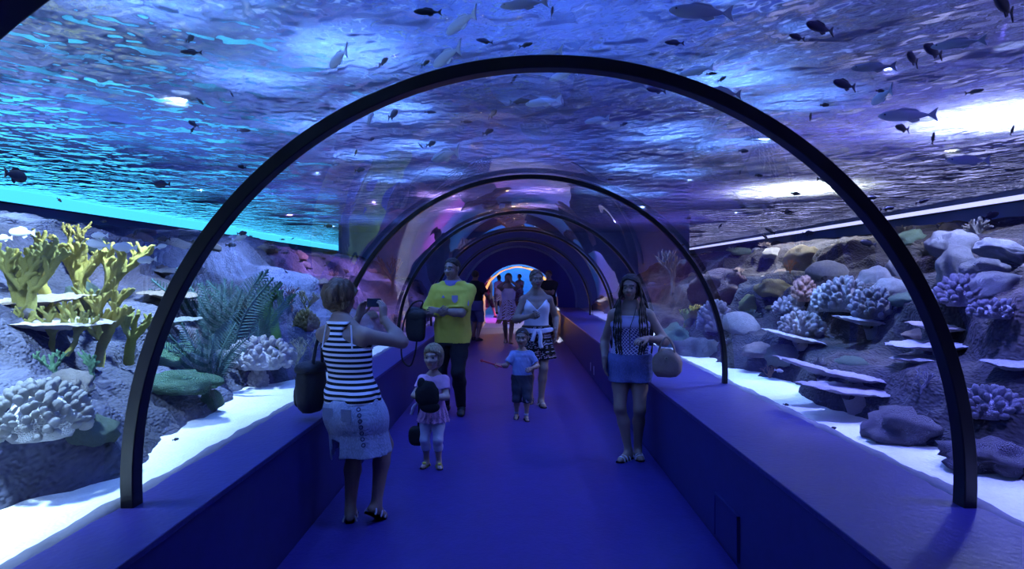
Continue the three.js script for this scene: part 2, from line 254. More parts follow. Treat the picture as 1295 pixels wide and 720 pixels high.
{ // lumpy orange rock lining of the passage
  const g = gridGeo(60, 26, (u, v) => { const w = lerp(-0.22, 1.22, u), a = lerp(Math.PI, 0, clamp(w, 0, 1)), z = END - 0.26 - v * 2.2; const r = 1.20 + 0.16 * v * 0 - 0.10 * Math.abs(fbm(u * 9, v * 4, 5, 3)) - 0.06 * fbm(u * 22, v * 9, 7, 2) - 0.05; return [XC + r * Math.cos(a), Math.max(-0.02, 0.78 + r * Math.sin(a) - (w < 0 ? -w : w > 1 ? w - 1 : 0) * 3.6), z]; }, (p, u, v) => [u * 4, v * 3]);
  const m = mesh('rock_arch', g, std([0.46, 0.41, 0.36], 0.9, { side: THREE.DoubleSide, bumpMap: grainTex, bumpScale: 0.02 })); tag(m, 'rough rock arch lining the passage out of the tunnel, glowing orange', 'rock arch');
}
{
  const z0 = END - 0.25, z1 = -33, w = 5.2;
  structure(mesh('floor_hall', boxUV(box(-w, w, -0.2, -0.001, z1, END - 0.301)), std([0.10, 0.07, 0.34], 0.35, { map: scuffTex })), 'blue hall floor beyond the tunnel').name = 'floor_hall';
  const hm = std([0.06, 0.06, 0.16], 0.9);
  structure(mesh('ceiling_hall', box(-w, w, 3.6, 3.8, z1, z0), hm), 'dark hall ceiling').name = 'ceiling_hall';
  structure(mesh('wall_hall_left', box(-w - 0.2, -w, -0.2, TOP, z1, z0), tankBlue), 'dark hall wall').name = 'wall_hall_left';
  structure(mesh('wall_hall_right', box(w, w + 0.2, -0.2, TOP, z1, z0), tankBlue), 'dark hall wall').name = 'wall_hall_right';
  const sh = new THREE.Shape(); sh.moveTo(-w, -0.2); sh.lineTo(w, -0.2); sh.lineTo(w, 3.8); sh.lineTo(-w, 3.8); sh.lineTo(-w, -0.2);
  const ho = new THREE.Path(); ho.moveTo(-3.4, 0.5); ho.lineTo(-3.4, 3.1); ho.lineTo(3.4, 3.1); ho.lineTo(3.4, 0.5); ho.lineTo(-3.4, 0.5); sh.holes.push(ho);
  structure(mesh('wall_hall_far', new THREE.ExtrudeGeometry(sh, { depth: 0.2, bevelEnabled: false }).translate(0, 0, z1 - 0.2), hm), 'dark hall wall around a tank window').name = 'wall_hall_far';
  structure(mesh('window_8', box(-3.4, 3.4, 0.5, 3.1, z1 - 0.12, z1 - 0.119), glassMat), 'flat aquarium window at the far end of the hall').name = 'window_8';
  const back = std([0.12, 0.42, 0.85], 0.9, { map: scuffTex });
  structure(mesh('wall_tank_far', merged([box(-4, 4, 0, 4, z1 - 2.4, z1 - 2.3), box(-4.1, -4, 0, 4, z1 - 2.4, z1 - 0.2), box(4, 4.1, 0, 4, z1 - 2.4, z1 - 0.2), box(-4, 4, -0.1, 0.3, z1 - 2.4, z1 - 0.2), box(-4, 4, 3.9, 4, z1 - 2.4, z1 - 0.2)]), back), 'bright blue back of the far tank').name = 'wall_tank_far';
  const lamp = thing('tank_lamp', 'long lamp panel above the far tank', 'lamp', [0, 3.8, z1 - 1.2]);
  mesh('housing', box(-3, 3, 0.0, 0.06, -0.2, 0.2), blackMetal, lamp); mesh('lamp_panel', box(-2.95, 2.95, -0.012, 0.0, -0.18, 0.18), std([0.1, 0.1, 0.1], 0.5, { emissive: C(0.3, 0.65, 1), emissiveIntensity: 3 }), lamp);
  const l = new THREE.RectAreaLight(C(0.3, 0.62, 1), 26, 5.8, 0.36); l.name = 'tank_lamp_beam'; l.position.set(0, 3.77, z1 - 1.2); l.lookAt(0, 0, z1 - 1.2); scene.add(l);
  // orange and magenta spot lamps
  const spot = (x, y, z, rgb, cd, tx, ty, tz, ang, label) => {
    const t = thing('spot_lamp', label, 'spotlight', [x, y, z]); const dir = V(tx - x, ty - y, tz - z).normalize();
    const can = new THREE.LatheGeometry([[0, -0.09], [0.03, -0.085], [0.045, -0.06], [0.05, 0.02], [0.042, 0.02]].map((p) => new THREE.Vector2(...p)), 18);
    const q = new THREE.Quaternion().setFromUnitVectors(V(0, 1, 0), dir);
    mesh('can', can.applyQuaternion(q), blackMetal, t); mesh('lamp_lens', new THREE.CylinderGeometry(0.042, 0.042, 0.006, 18).translate(0, 0.005, 0).applyQuaternion(q), std([0.1, 0.1, 0.1], 0.5, { emissive: C(...rgb), emissiveIntensity: 4 }), t);
    const s = new THREE.SpotLight(C(...rgb), cd, 0, ang, 0.6, 2); s.name = 'spot_lamp_beam'; s.position.set(x, y, z).addScaledVector(dir, 0.05); s.target.position.set(tx, ty, tz); s.castShadow = true; s.shadow.radius = 2; scene.add(s, s.target);
  };
  spot(0.8, 0.09, -19.3, [1, 0.42, 0.10], 26, 0.2, 2.1, -19.6, 1.1, 'small spotlight with warm orange beam low in the rock arch');
  spot(-0.5, 0.09, -20.4, [1, 0.45, 0.12], 20, 0.3, 2.1, -19.4, 1.1, 'small spotlight with warm orange beam beside the passage');
  spot(-1.6, 3.5, -22.6, [1, 0.05, 0.35], 220, -1.2, 0, -22.2, 0.5, 'small ceiling spotlight with magenta beam in the hall');
  spot(1.2, 3.5, -24.5, [0.6, 0.66, 1], 110, 0.0, 0, -22.4, 1.0, 'small ceiling spotlight with blue beam in the hall');
}
// ---------------------------------------------------------------- corals
const reefL = scene.getObjectByName('reef_rock'), reefR = scene.getObjectByName('reef_rock_001');
const caster = new THREE.Raycaster();
scene.updateMatrixWorld(true);
// where the line of sight through a pixel first meets the rock: a position on the rock, and metres per pixel there
function onRock(px, py) {
  const r = px < 650 ? reefL : reefR, d = ray(px, py).normalize();
  caster.set(V(0, EYE, 0), d); const h = caster.intersectObject(r, false)[0];
  if (h) return { p: h.point, m: -h.point.z / FOCAL };
  const dd = ray(px, py), s = Math.sign(dd.x), t = 5.2 / Math.abs(dd.x); const q = V(0, EYE, 0).addScaledVector(dd, t); caster.set(V(q.x, 2.9, q.z), V(0, -1, 0)); const k = caster.intersectObject(r, false)[0];
  return { p: k ? k.point : q, m: t / FOCAL };
}
function smoothGeo(g) { g.deleteAttribute('uv'); g.deleteAttribute('normal'); g = mergeVertices(g, 1e-5); g.computeVertexNormals(); return boxUV(g); }
function lump(detail, f) { const g = new THREE.IcosahedronGeometry(1, detail), p = g.attributes.position; for (let i = 0; i < p.count; i++) { const v = V(p.getX(i), p.getY(i), p.getZ(i)).normalize(); const q = f(v); p.setXYZ(i, q.x, q.y, q.z); } return smoothGeo(g); }
const poreTex = (() => { const n = 26, pts = []; reseed(5); for (let i = 0; i < n; i++) for (let j = 0; j < n; j++) pts.push([(i + rr(0.2, 0.8)) / n, (j + rr(0.2, 0.8)) / n]);
  return dataTex(256, 256, (u, v) => { let b = 9; const ci = Math.floor(u * n), cj = Math.floor(v * n); for (let a = -1; a <= 1; a++) for (let c = -1; c <= 1; c++) { const i = (ci + a + n) % n, j = (cj + c + n) % n, q = pts[i * n + j]; let dx = Math.abs(u - q[0]), dy = Math.abs(v - q[1]); dx = Math.min(dx, 1 - dx); dy = Math.min(dy, 1 - dy); b = Math.min(b, Math.hypot(dx, dy) * n); } const k = clamp(1 - b * 1.3, 0, 1); return [k, k, k]; }); })();
const poreCol = (() => { const t = dataTex(128, 128, (u, v) => { const k = 0.66 + 0.34 * (0.5 * spA(u, v) + 0.5 * spB(u, v)); return [k, k, k]; }); return t; })();
const matCache = {};
function coralMat(rgb, pore = 0.006, rep = 5) {
  const key = rgb.join() + pore + rep; if (matCache[key]) return matCache[key];
  const bm = poreTex.clone(); bm.repeat.set(rep, rep); bm.needsUpdate = true; const cm = poreCol.clone(); cm.repeat.set(rep * 0.7, rep * 0.7); cm.needsUpdate = true;
  return matCache[key] = std(rgb, 0.85, { map: cm, bumpMap: bm, bumpScale: pore, side: THREE.DoubleSide });
}
// a tapered, slightly flattened, round-ended branch along points
function branchGeo(pts, r0, r1, flat = 1, seg = 10, len = 14, wob = 0.1) {
  const c = new THREE.CatmullRomCurve3(pts), fr = c.computeFrenetFrames(len + 1), o = rnd() * 50;
  return gridGeo(seg, len + 4, (u, v) => {
    const k = v * (len + 4), cap = k > len ? (k - len) / 4 : 0, t = Math.min(1, k / len), p = c.getPointAt(t), i = Math.min(len + 1, Math.round(t * (len + 1)));
    let r = lerp(r0, r1, t) * (1 + wob * noise(u * 4 + o, t * 6, o)); const T = c.getTangentAt(t); p.addScaledVector(T, Math.sin(cap * Math.PI / 2) * r1); r *= Math.cos(cap * Math.PI / 2) + 1e-4;
    const a = u * Math.PI * 2; return p.addScaledVector(fr.normals[i], Math.cos(a) * r).addScaledVector(fr.binormals[i], Math.sin(a) * r * flat).toArray();
  }, (p, u, v) => [u, v * 3]);
}
const coral = (label, pos, turn = 0, group) => thing('coral', label, 'coral', pos.toArray ? pos.toArray() : pos, turn, group);
function fingerCoral(label, px, py, hpx, wpx, rgb, n = 7, sd = 1, flat = 0.7) {
  const { p, m } = onRock(px, py), h = hpx * m, w = wpx * m; reseed(sd * 977 + 3);
  const t = coral(label, p.clone().add(V(0, -0.05, 0))), mat = coralMat(rgb, 0.004, 3);
  const grow = (a, dir, L, r, level) => {
    const b = a.clone().addScaledVector(dir, L * 0.5).add(V(rr(-1, 1), rr(0, 0.6), rr(-1, 1)).multiplyScalar(L * 0.12)), c = a.clone().addScaledVector(dir, L);
    const gs = [branchGeo([a, b, c], r, r * (level > 1 ? 0.72 : 0.8), flat, 9, 10, 0.3)];
    if (level) for (let i = 0; i < 3; i++) { const q = a.clone().lerp(c, rr(0.35, 0.95)), d = dir.clone().add(V(rr(-1.2, 1.2), rr(-0.2, 0.5), rr(-0.8, 0.8))).normalize(), l = L * rr(0.28, 0.5); gs.push(branchGeo([q, q.clone().addScaledVector(d, l * 0.5).add(V(0, l * 0.06, 0)), q.clone().addScaledVector(d, l).add(V(0, l * 0.25, 0))], r * 0.72, r * 0.62, flat, 8, 5, 0.3)); }
    mesh(level ? 'branch' : 'stem', merged(gs), mat, t);
    if (level < 2) { const k = level ? 2 + (rnd() > 0.6 ? 1 : 0) : 3; for (let i = 0; i < k; i++) { const s = (i - (k - 1) / 2), d2 = dir.clone().add(V(s * 0.85 + rr(-0.2, 0.2), rr(0.15, 0.6), rr(-0.5, 0.5))).normalize(); grow(a.clone().addScaledVector(dir, L * rr(0.72, 0.95)), d2, L * rr(0.55, 0.8), r * 0.74, level + 1); } }
  };
  const stems = Math.max(1, Math.round(n / 2.2)); for (let i = 0; i < stems; i++) { const f = stems > 1 ? i / (stems - 1) - 0.5 : 0; grow(V(f * w * 0.5, 0, rr(-0.1, 0.1) * w), V(f * 0.7 + rr(-0.15, 0.15), 1, rr(-0.2, 0.3)).normalize(), h * rr(0.42, 0.54), Math.max(0.012, h * 0.075), 0); }
  return t;
}
function plateCoral(label, px, py, wpx, dpx, rgb, sd = 1, tilt = 0, roll = 0, lift = 0) {
  const { p, m } = onRock(px, py), w = wpx * m / 2, d = Math.max(w * 0.55, dpx * m); reseed(sd * 331 + 5); const o = rnd() * 90;
  const t = coral(label, p.clone().add(V(-Math.sign(p.x) * d * 0.35, lift * m, 0.1)));
  const R = (a) => 1 + 0.22 * noise(Math.cos(a) * 1.6 + o, Math.sin(a) * 1.6, o) + 0.09 * noise(Math.cos(a) * 6 + o, Math.sin(a) * 6, 2);
  const face = (top) => gridGeo(56, 12, (u, v) => { const a = u * Math.PI * 2, r = v * R(a), x = Math.cos(a) * r * w, z = Math.sin(a) * r * d; const th = 0.022 * (1 - v * v * 0.9) * (top ? 0.35 : -1.6); return [x, (top ? 0.014 : -0.002) * (1 - v ** 6) + th * (top ? 1 : (1 - v)) + 0.05 * w * v * v + 0.03 * w * noise(x * 3 / w + o, z * 3 / d, 1) + 0.012 * noise(x * 22, z * 22, o), z]; }, (p) => [p[0] * 2, p[2] * 2]);
  const g = merged([face(true), face(false)]); g.rotateX(tilt); g.rotateZ(roll); mesh('plate', g, coralMat(rgb, 0.008, 3), t);
  mesh('stalk', branchGeo([V(0, -0.02, 0), V(Math.sign(p.x) * d * 0.25, -0.07, -0.03), V(Math.sign(p.x) * d * 0.55, -0.16, -0.06)], w * 0.16, w * 0.24, 1, 9, 8), coralMat(rgb, 0.006, 3), t);
  return t;
}
const knobs = [0, 1, 2].map((k) => lump(2, (v) => v.clone().multiplyScalar(1 + 0.16 * noise(v.x * 2.4 + k * 9, v.y * 2.4, v.z * 2.4))));
function knobCoral(label, px, py, wpx, hpx, rgb, n, sd = 1, size = 1, split = true) {
  const { p, m } = onRock(px, py), w = wpx * m / 2, h = hpx * m; reseed(sd * 613 + 1);
  const t = coral(label, p.clone().add(V(-Math.sign(p.x) * w * 0.25, 0, w * 0.15))), o = rnd() * 40;
  mesh('base', lump(4, (v) => V(v.x * w * 0.72, Math.max(v.y, -0.55) * h * 0.62 + h * 0.10, v.z * w * 0.62).multiplyScalar(1 + 0.12 * noise(v.x * 2 + o, v.y * 2, v.z * 2))), coralMat(rgb, 0.006, 4), t);
  const mat = coralMat(rgb, 0.004, 2), list = [];
  for (let i = 0; i < n; i++) {
    const y = 1 - 1.25 * (i + 0.5) / n, a = i * 2.39996 + rr(-0.25, 0.25), r = Math.sqrt(Math.max(0, 1 - y * y)), q = V(Math.cos(a) * r * w * 0.92, y * h * 0.86 + h * 0.12, Math.sin(a) * r * w * 0.8);
    const s = size * Math.sqrt(w * h) * 1.05 / Math.sqrt(n) * rr(0.75, 1.2), M = new THREE.Matrix4().compose(q, new THREE.Quaternion().setFromUnitVectors(V(0, 1, 0), V(q.x / w, q.y / h + 0.3, q.z / w).normalize()), V(s * rr(0.8, 1.1), s * 1.5, s * rr(0.8, 1.1)));
    if (split) { const k = mesh('knob', knobs[i % 3], mat, t); k.applyMatrix4(M); } else list.push(knobs[i % 3].clone().applyMatrix4(M));
  }
  if (!split) { const k = mesh('knobs', merged(list), mat, t); k.userData.kind = 'stuff'; }
  return t;
}
function domeCoral(label, px, py, wpx, hpx, rgb, sd = 1, rough = 0.1, tilt = 0, pore = 0.03) {
  const { p, m } = onRock(px, py), w = wpx * m / 2, h = hpx * m; reseed(sd * 127 + 9); const o = rnd() * 60;
  const g = lump(5, (v) => { const k = 1 + rough * 1.6 * noise(v.x * 1.7 + o, v.y * 1.7, v.z * 1.7) + rough * 0.6 * noise(v.x * 6 + o, v.y * 6, v.z * 6) + rough * 0.4 * noise(v.x * 15 + o, v.y * 15, v.z * 15) + 0.012 * noise(v.x * 34, v.y * 34, v.z * 34 + o); return V(v.x * w * k, Math.max(v.y, -0.6) * h * 0.62 * k, v.z * w * 0.8 * k); });
  g.rotateZ(tilt); const mm = tag(mesh('coral', g, coralMat(rgb, pore, 1.2 / Math.max(0.15, w))), label, 'coral'); mm.position.copy(p).add(V(-Math.sign(p.x) * w * 0.35, 0, w * 0.2)); return mm;
}
function treeCoral(label, px, py, hpx, rgb, sd = 1, spread = 0.8, lv = 4, thick = 1, fan = 0.35) {
  const { p, m } = onRock(px, py), h = hpx * m; reseed(sd * 211 + 3); const byLevel = {}, mat = coralMat(rgb, 0.003, 3);
  const t = coral(label, p.clone().add(V(0, -0.04, 0)));
  const grow = (a, dir, L, r, l) => { const c = a.clone().addScaledVector(dir, L), b = a.clone().lerp(c, 0.5).add(V(rr(-1, 1), rr(-1, 1), rr(-1, 1)).multiplyScalar(L * 0.1)); (byLevel[Math.min(l, 2)] ??= []).push(branchGeo([a, b, c], r, r * 0.72, 1, 6, 5)); if (l < lv) for (let i = 0; i < (l < 2 ? 3 : 2); i++) { const d2 = dir.clone().add(V(rr(-spread, spread), rr(0, 0.5), rr(-spread, spread) * fan)).normalize(); grow(a.clone().addScaledVector(dir, L * rr(0.75, 1)), d2, L * rr(0.62, 0.85), r * 0.68, l + 1); } };
  grow(V(0, 0, 0), V(rr(-0.2, 0.2), 1, 0).normalize(), h * 0.32, h * 0.035 * thick, 0);
  mesh('trunk', merged(byLevel[0]), mat, t); for (const g of byLevel[1]) mesh('branch', g, mat, t); const tw = mesh('twigs', merged(byLevel[2]), mat, t); tw.userData.kind = 'stuff'; return t;
}
function frondCoral(label, px, py, hpx, wpx, rgb, n, sd = 1) {
  const { p, m } = onRock(px, py), h = hpx * m, w = wpx * m; reseed(sd * 431 + 7); const mat = coralMat(rgb, 0.002, 2), t = coral(label, p.clone().add(V(0, -0.05, 0)));
  for (let i = 0; i < n; i++) {
    const f = (i + 0.5) / n * 2 - 1, L = h * rr(0.45, 0.95), lean = f * 0.85 + rr(-0.15, 0.15), zz = rr(-0.35, 0.35), root = V(f * w * 0.12, 0, zz * 0.2 * w);
    const c = new THREE.CatmullRomCurve3([root, root.clone().add(V(lean * L * 0.3, L * 0.5, zz * L * 0.2)), root.clone().add(V(lean * L * 0.85, L * 0.92, zz * L * 0.6))]); const list = [new THREE.TubeGeometry(c, 10, L * 0.014, 5)];
    for (let k = 3; k < 26; k++) for (const s of [-1, 1]) { const q = k / 26, P = c.getPointAt(q), T = c.getTangentAt(q), N = V(T.y, -T.x, 0.25 * s).normalize().multiplyScalar(s), len = L * 0.15 * Math.sin(Math.PI * Math.min(1, q * 0.9 + 0.1)) + 0.01; const e = P.clone().addScaledVector(N, len).addScaledVector(T, len * 0.55); list.push(branchGeo([P, P.clone().lerp(e, 0.5), e], L * 0.011, L * 0.006, 0.6, 4, 2, 0)); }
    mesh('frond', merged(list), mat, t);
  }
  return t;
}
const YG = [0.74, 0.64, 0.13], YG2 = [0.56, 0.56, 0.14], TAN = [0.62, 0.52, 0.42], WHITE = [0.74, 0.74, 0.74], GREEN = [0.14, 0.36, 0.20], TEAL = [0.06, 0.15, 0.18], PALE = [0.60, 0.58, 0.62], GREY = [0.30, 0.30, 0.34], DARK = [0.10, 0.09, 0.12], OCHRE = [0.60, 0.48, 0.16], ORANGE = [0.66, 0.28, 0.10];
// tank beside the narrow ledge
fingerCoral('yellow-green finger coral with thick stems rising beside the tan plate coral', 22, 392, 100, 80, YG2, 9, 1);
fingerCoral('tall yellow finger coral with many upright blades behind the plate corals', 95, 395, 112, 75, YG, 7, 2);
fingerCoral('pale yellow finger coral with spreading tips over the highest ledge', 82, 330, 52, 60, [0.84, 0.70, 0.18], 4, 3);
fingerCoral('yellow-green finger coral growing up past the white plate coral', 108, 455, 95, 60, YG, 5, 4);
fingerCoral('small yellow-green finger coral standing apart, close to the large arch', 150, 452, 92, 45, YG2, 4, 5);
fingerCoral('low green finger coral beneath the white plate coral', 95, 478, 50, 60, GREEN, 4, 6);
plateCoral('tan plate coral with ragged rim among the yellow finger corals', 48, 384, 112, 45, TAN, 1, 0.10, 0.03, 4);
plateCoral('long white-edged plate coral below the tan one', 58, 413, 165, 45, [0.72, 0.66, 0.62], 2, 0.02, -0.02, 3);
knobCoral('large white knobby coral head above the sand', 44, 538, 112, 56, WHITE, 130, 1, 1.0);
knobCoral('knobby pale violet coral head on a rock pillar beside the backpack', 322, 458, 84, 30, [0.62, 0.60, 0.72], 100, 2, 0.95);
knobCoral('small round white-dotted coral head under the pale violet one', 324, 488, 24, 22, PALE, 60, 3, 1, false);
domeCoral('grey stone slab coral beside the large white knobby head', 84, 486, 52, 30, [0.42, 0.40, 0.40], 4, 0.22);
domeCoral('green leathery coral fold behind the large arch', 205, 452, 70, 30, GREEN, 5, 0.25, 0.1);
domeCoral('lower green leathery coral fold behind the large arch', 215, 484, 95, 26, [0.12, 0.30, 0.18], 6, 0.25, -0.05);
domeCoral('small green egg-shaped coral above the sand', 266, 508, 27, 26, [0.20, 0.34, 0.22], 7, 0.08, 0.5);
frondCoral('dark teal feathery coral bush beside the large arch', 282, 440, 135, 120, TEAL, 26, 1);
frondCoral('dense low teal feathery coral below the tall bush', 262, 478, 90, 110, [0.10, 0.22, 0.24], 22, 2);
frondCoral('blue-green feathery coral leaning toward the striped top', 325, 428, 100, 60, [0.10, 0.26, 0.28], 9, 3);
fingerCoral('tall green finger coral with a single crooked stalk', 352, 440, 92, 30, [0.16, 0.42, 0.14], 2, 9);
treeCoral('pink-orange fan coral behind the striped-top woman\'s head', 368, 392, 38, [0.68, 0.34, 0.26], 3, 1.1, 5, 1.2, 0.15);
treeCoral('yellow fan coral behind the striped-top woman\'s head', 388, 400, 44, [0.66, 0.56, 0.22], 4, 1.1, 5, 1.2, 0.15);
knobCoral('yellow knobby coral beside the green stalk', 384, 414, 30, 20, OCHRE, 50, 5, 1, false);
treeCoral('pale spiky coral thicket over the backpack', 374, 470, 50, [0.62, 0.62, 0.50], 6, 1.2, 5, 1.3, 0.8);
treeCoral('second pale spiky coral thicket next to the backpack', 395, 455, 46, [0.52, 0.56, 0.46], 7, 1.2, 5, 1.3, 0.8);
plateCoral('thin grey plate coral high on the slope behind the large arch', 205, 345, 60, 20, GREY, 8, 0.1, -0.1, 2);
plateCoral('thin brown plate coral halfway up the slope behind the large arch', 214, 375, 70, 22, [0.34, 0.28, 0.24], 9, 0.1, -0.08, 2);
plateCoral('dim plate coral above the green leathery folds', 212, 408, 80, 22, [0.26, 0.28, 0.30], 10, 0.05, 0.02, 2);
treeCoral('dark branching coral tree seen between the slim arches', 494, 372, 60, DARK, 8, 0.7, 4, 1.3, 0.6);
domeCoral('orange lump coral low behind the man in yellow', 512, 412, 24, 12, ORANGE, 9, 0.2);
plateCoral('pale plate coral low behind the man in yellow', 512, 424, 34, 12, PALE, 12, 0.05, 0, 1);
// tank beside the broad ledge
domeCoral('large ochre dome coral on top of the reef', 1022, 334, 46, 38, [0.50, 0.40, 0.24], 11, 0.12);
domeCoral('blue-grey dotted dome coral beside the ochre dome', 1052, 346, 52, 26, [0.46, 0.48, 0.52], 12, 0.06, 0, 0.02);
treeCoral('bright orange spiky coral at the foot of the ochre dome', 1000, 345, 24, ORANGE, 12, 1.2, 5, 1.5, 0.9);
domeCoral('yellow lump coral below the orange spiky coral', 985, 366, 44, 22, OCHRE, 13, 0.25);
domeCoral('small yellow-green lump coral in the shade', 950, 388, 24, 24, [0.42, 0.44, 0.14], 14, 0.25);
knobCoral('pink and orange knobby coral in the middle of the reef', 1020, 376, 28, 24, [0.62, 0.34, 0.30], 46, 13, 1, false);
knobCoral('white-tipped knobby coral in the middle of the reef', 1046, 388, 30, 26, [0.66, 0.64, 0.70], 46, 14, 1, false);
knobCoral('broad grey knobby coral spreading over dark rock', 1072, 386, 54, 34, [0.36, 0.36, 0.42], 64, 15, 0.95);
knobCoral('dark knobby coral next to the smooth boulder coral', 1112, 396, 56, 30, [0.28, 0.28, 0.36], 64, 16, 0.95);
knobCoral('flat pale knobby coral on a small ledge', 1005, 392, 44, 16, [0.52, 0.48, 0.54], 60, 17, 1, false);
domeCoral('pale pitted dome coral close to the second arch', 944, 414, 50, 30, [0.56, 0.52, 0.58], 18, 0.06, -0.45, 0.02);
knobCoral('rounded grey-violet knobby coral above a sagging plate', 1018, 420, 56, 24, [0.46, 0.43, 0.46], 80, 19, 1);
plateCoral('sagging lilac plate coral with curled rim', 1012, 430, 80, 30, [0.58, 0.52, 0.60], 21, 0.05, -0.22, 3);
plateCoral('long thin pale plate coral above dark hollow', 1100, 410, 92, 26, [0.52, 0.50, 0.62], 22, 0.02, -0.12, 3);
plateCoral('long lilac plate coral in the stack above the sand', 1042, 470, 110, 30, [0.56, 0.50, 0.60], 23, 0.04, -0.25, 3);
plateCoral('lowest broad lilac plate coral above the sand', 1076, 494, 122, 34, [0.58, 0.52, 0.62], 24, 0.04, -0.10, 3);
plateCoral('short lilac plate coral between two longer ones', 1080, 478, 74, 24, [0.54, 0.48, 0.56], 25, 0.04, -0.16, 3);
plateCoral('bright straight plate coral crossing behind the large arch', 1192, 440, 134, 32, [0.60, 0.58, 0.70], 26, 0.02, 0.01, 3);
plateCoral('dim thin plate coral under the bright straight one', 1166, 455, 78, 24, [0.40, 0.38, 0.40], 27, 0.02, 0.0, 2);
plateCoral('rough tan plate coral above the bright straight one', 1184, 416, 76, 26, [0.46, 0.40, 0.40], 28, 0.1, -0.08, 3);
plateCoral('pale plate coral right of the large arch', 1272, 462, 62, 28, [0.56, 0.54, 0.66], 29, 0.02, -0.02, 3);
const boulder = (label, x, y, w, h, sd, tilt = 0, c = [0.30, 0.31, 0.38]) => domeCoral(label, x, y, w, h * 1.3, c, sd, 0.16, tilt, 0.012);
boulder('large smooth grey boulder coral on top of the boulder pile', 1210, 312, 58, 26, 31);
boulder('tall smooth boulder coral below the topmost boulder', 1216, 346, 52, 42, 32);
boulder('flat smooth boulder coral beside the tall boulder', 1250, 346, 56, 24, 33);
boulder('rounded smooth boulder coral at the foot of the pile', 1262, 366, 66, 28, 34);
boulder('long log-shaped coral leaning on the boulder pile', 1276, 322, 66, 20, 35, -0.4, [0.40, 0.42, 0.55]);
boulder('small bumpy boulder coral left of the large arch', 1112, 356, 44, 22, 36);
boulder('oval smooth boulder coral left of the large arch', 1134, 374, 52, 26, 37);
boulder('little round boulder coral touching the large arch', 1138, 342, 28, 20, 38);
boulder('green oval boulder coral high behind the large arch', 1152, 304, 40, 14, 39, 0.2, [0.20, 0.34, 0.30]);
knobCoral('violet knobby coral under the boulder pile', 1224, 380, 66, 30, [0.36, 0.34, 0.48], 70, 41, 1);
knobCoral('flat violet knobby coral right of the boulder pile', 1268, 398, 70, 18, [0.34, 0.32, 0.46], 70, 42, 0.9);
treeCoral('violet branching coral in the dark hollow', 1164, 496, 40, [0.36, 0.34, 0.52], 43, 1.2, 5, 1.5, 0.8);
knobCoral('scattered violet knobby coral right of the large arch', 1256, 520, 72, 30, [0.38, 0.36, 0.54], 60, 44, 1);
domeCoral('weedy low rock lump at the edge of the sand', 1152, 545, 90, 46, [0.24, 0.22, 0.30], 45, 0.35);
domeCoral('rough rock lump right of the large arch by the sand', 1262, 575, 100, 34, [0.22, 0.20, 0.30], 46, 0.35);
treeCoral('white branching coral at the edge of the sand', 988, 508, 26, [0.56, 0.54, 0.60], 47, 1.3, 5, 1.4, 0.9);
treeCoral('rust-orange branching coral low on the reef', 975, 482, 32, [0.34, 0.17, 0.08], 48, 1.3, 5, 1.4, 0.9);
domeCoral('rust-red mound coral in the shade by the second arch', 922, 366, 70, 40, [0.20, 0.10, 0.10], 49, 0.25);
treeCoral('dark blue branching coral tree near the braided hair', 852, 368, 60, DARK, 50, 0.7, 4, 1.5, 0.6);
domeCoral('pinkish flat mound coral under the sagging plate', 968, 444, 46, 18, [0.46, 0.36, 0.38], 51, 0.15);
domeCoral('grey-green mound coral under the sagging plate', 994, 452, 40, 26, [0.34, 0.36, 0.30], 52, 0.25);
domeCoral('blue-grey rock mound behind the handbag', 890, 452, 60, 40, [0.24, 0.26, 0.32], 53, 0.35);
domeCoral('green mossy mound behind the braided woman', 862, 432, 44, 34, [0.16, 0.32, 0.22], 54, 0.3);
knobCoral('pale lilac knobby coral left of the second arch', 908, 412, 40, 30, [0.44, 0.42, 0.52], 60, 55, 1, false);
fingerCoral('small yellow-green finger coral left of the second arch', 878, 402, 26, 20, YG, 3, 56);
fingerCoral('short pale green finger coral behind the handbag', 866, 412, 30, 20, [0.46, 0.56, 0.20], 3, 57);
fingerCoral('broad yellow-green finger coral low beneath the tan plate coral', 60, 440, 60, 90, YG2, 7, 61);
fingerCoral('pale yellow finger coral behind the upright blades', 128, 372, 70, 60, YG, 5, 62);
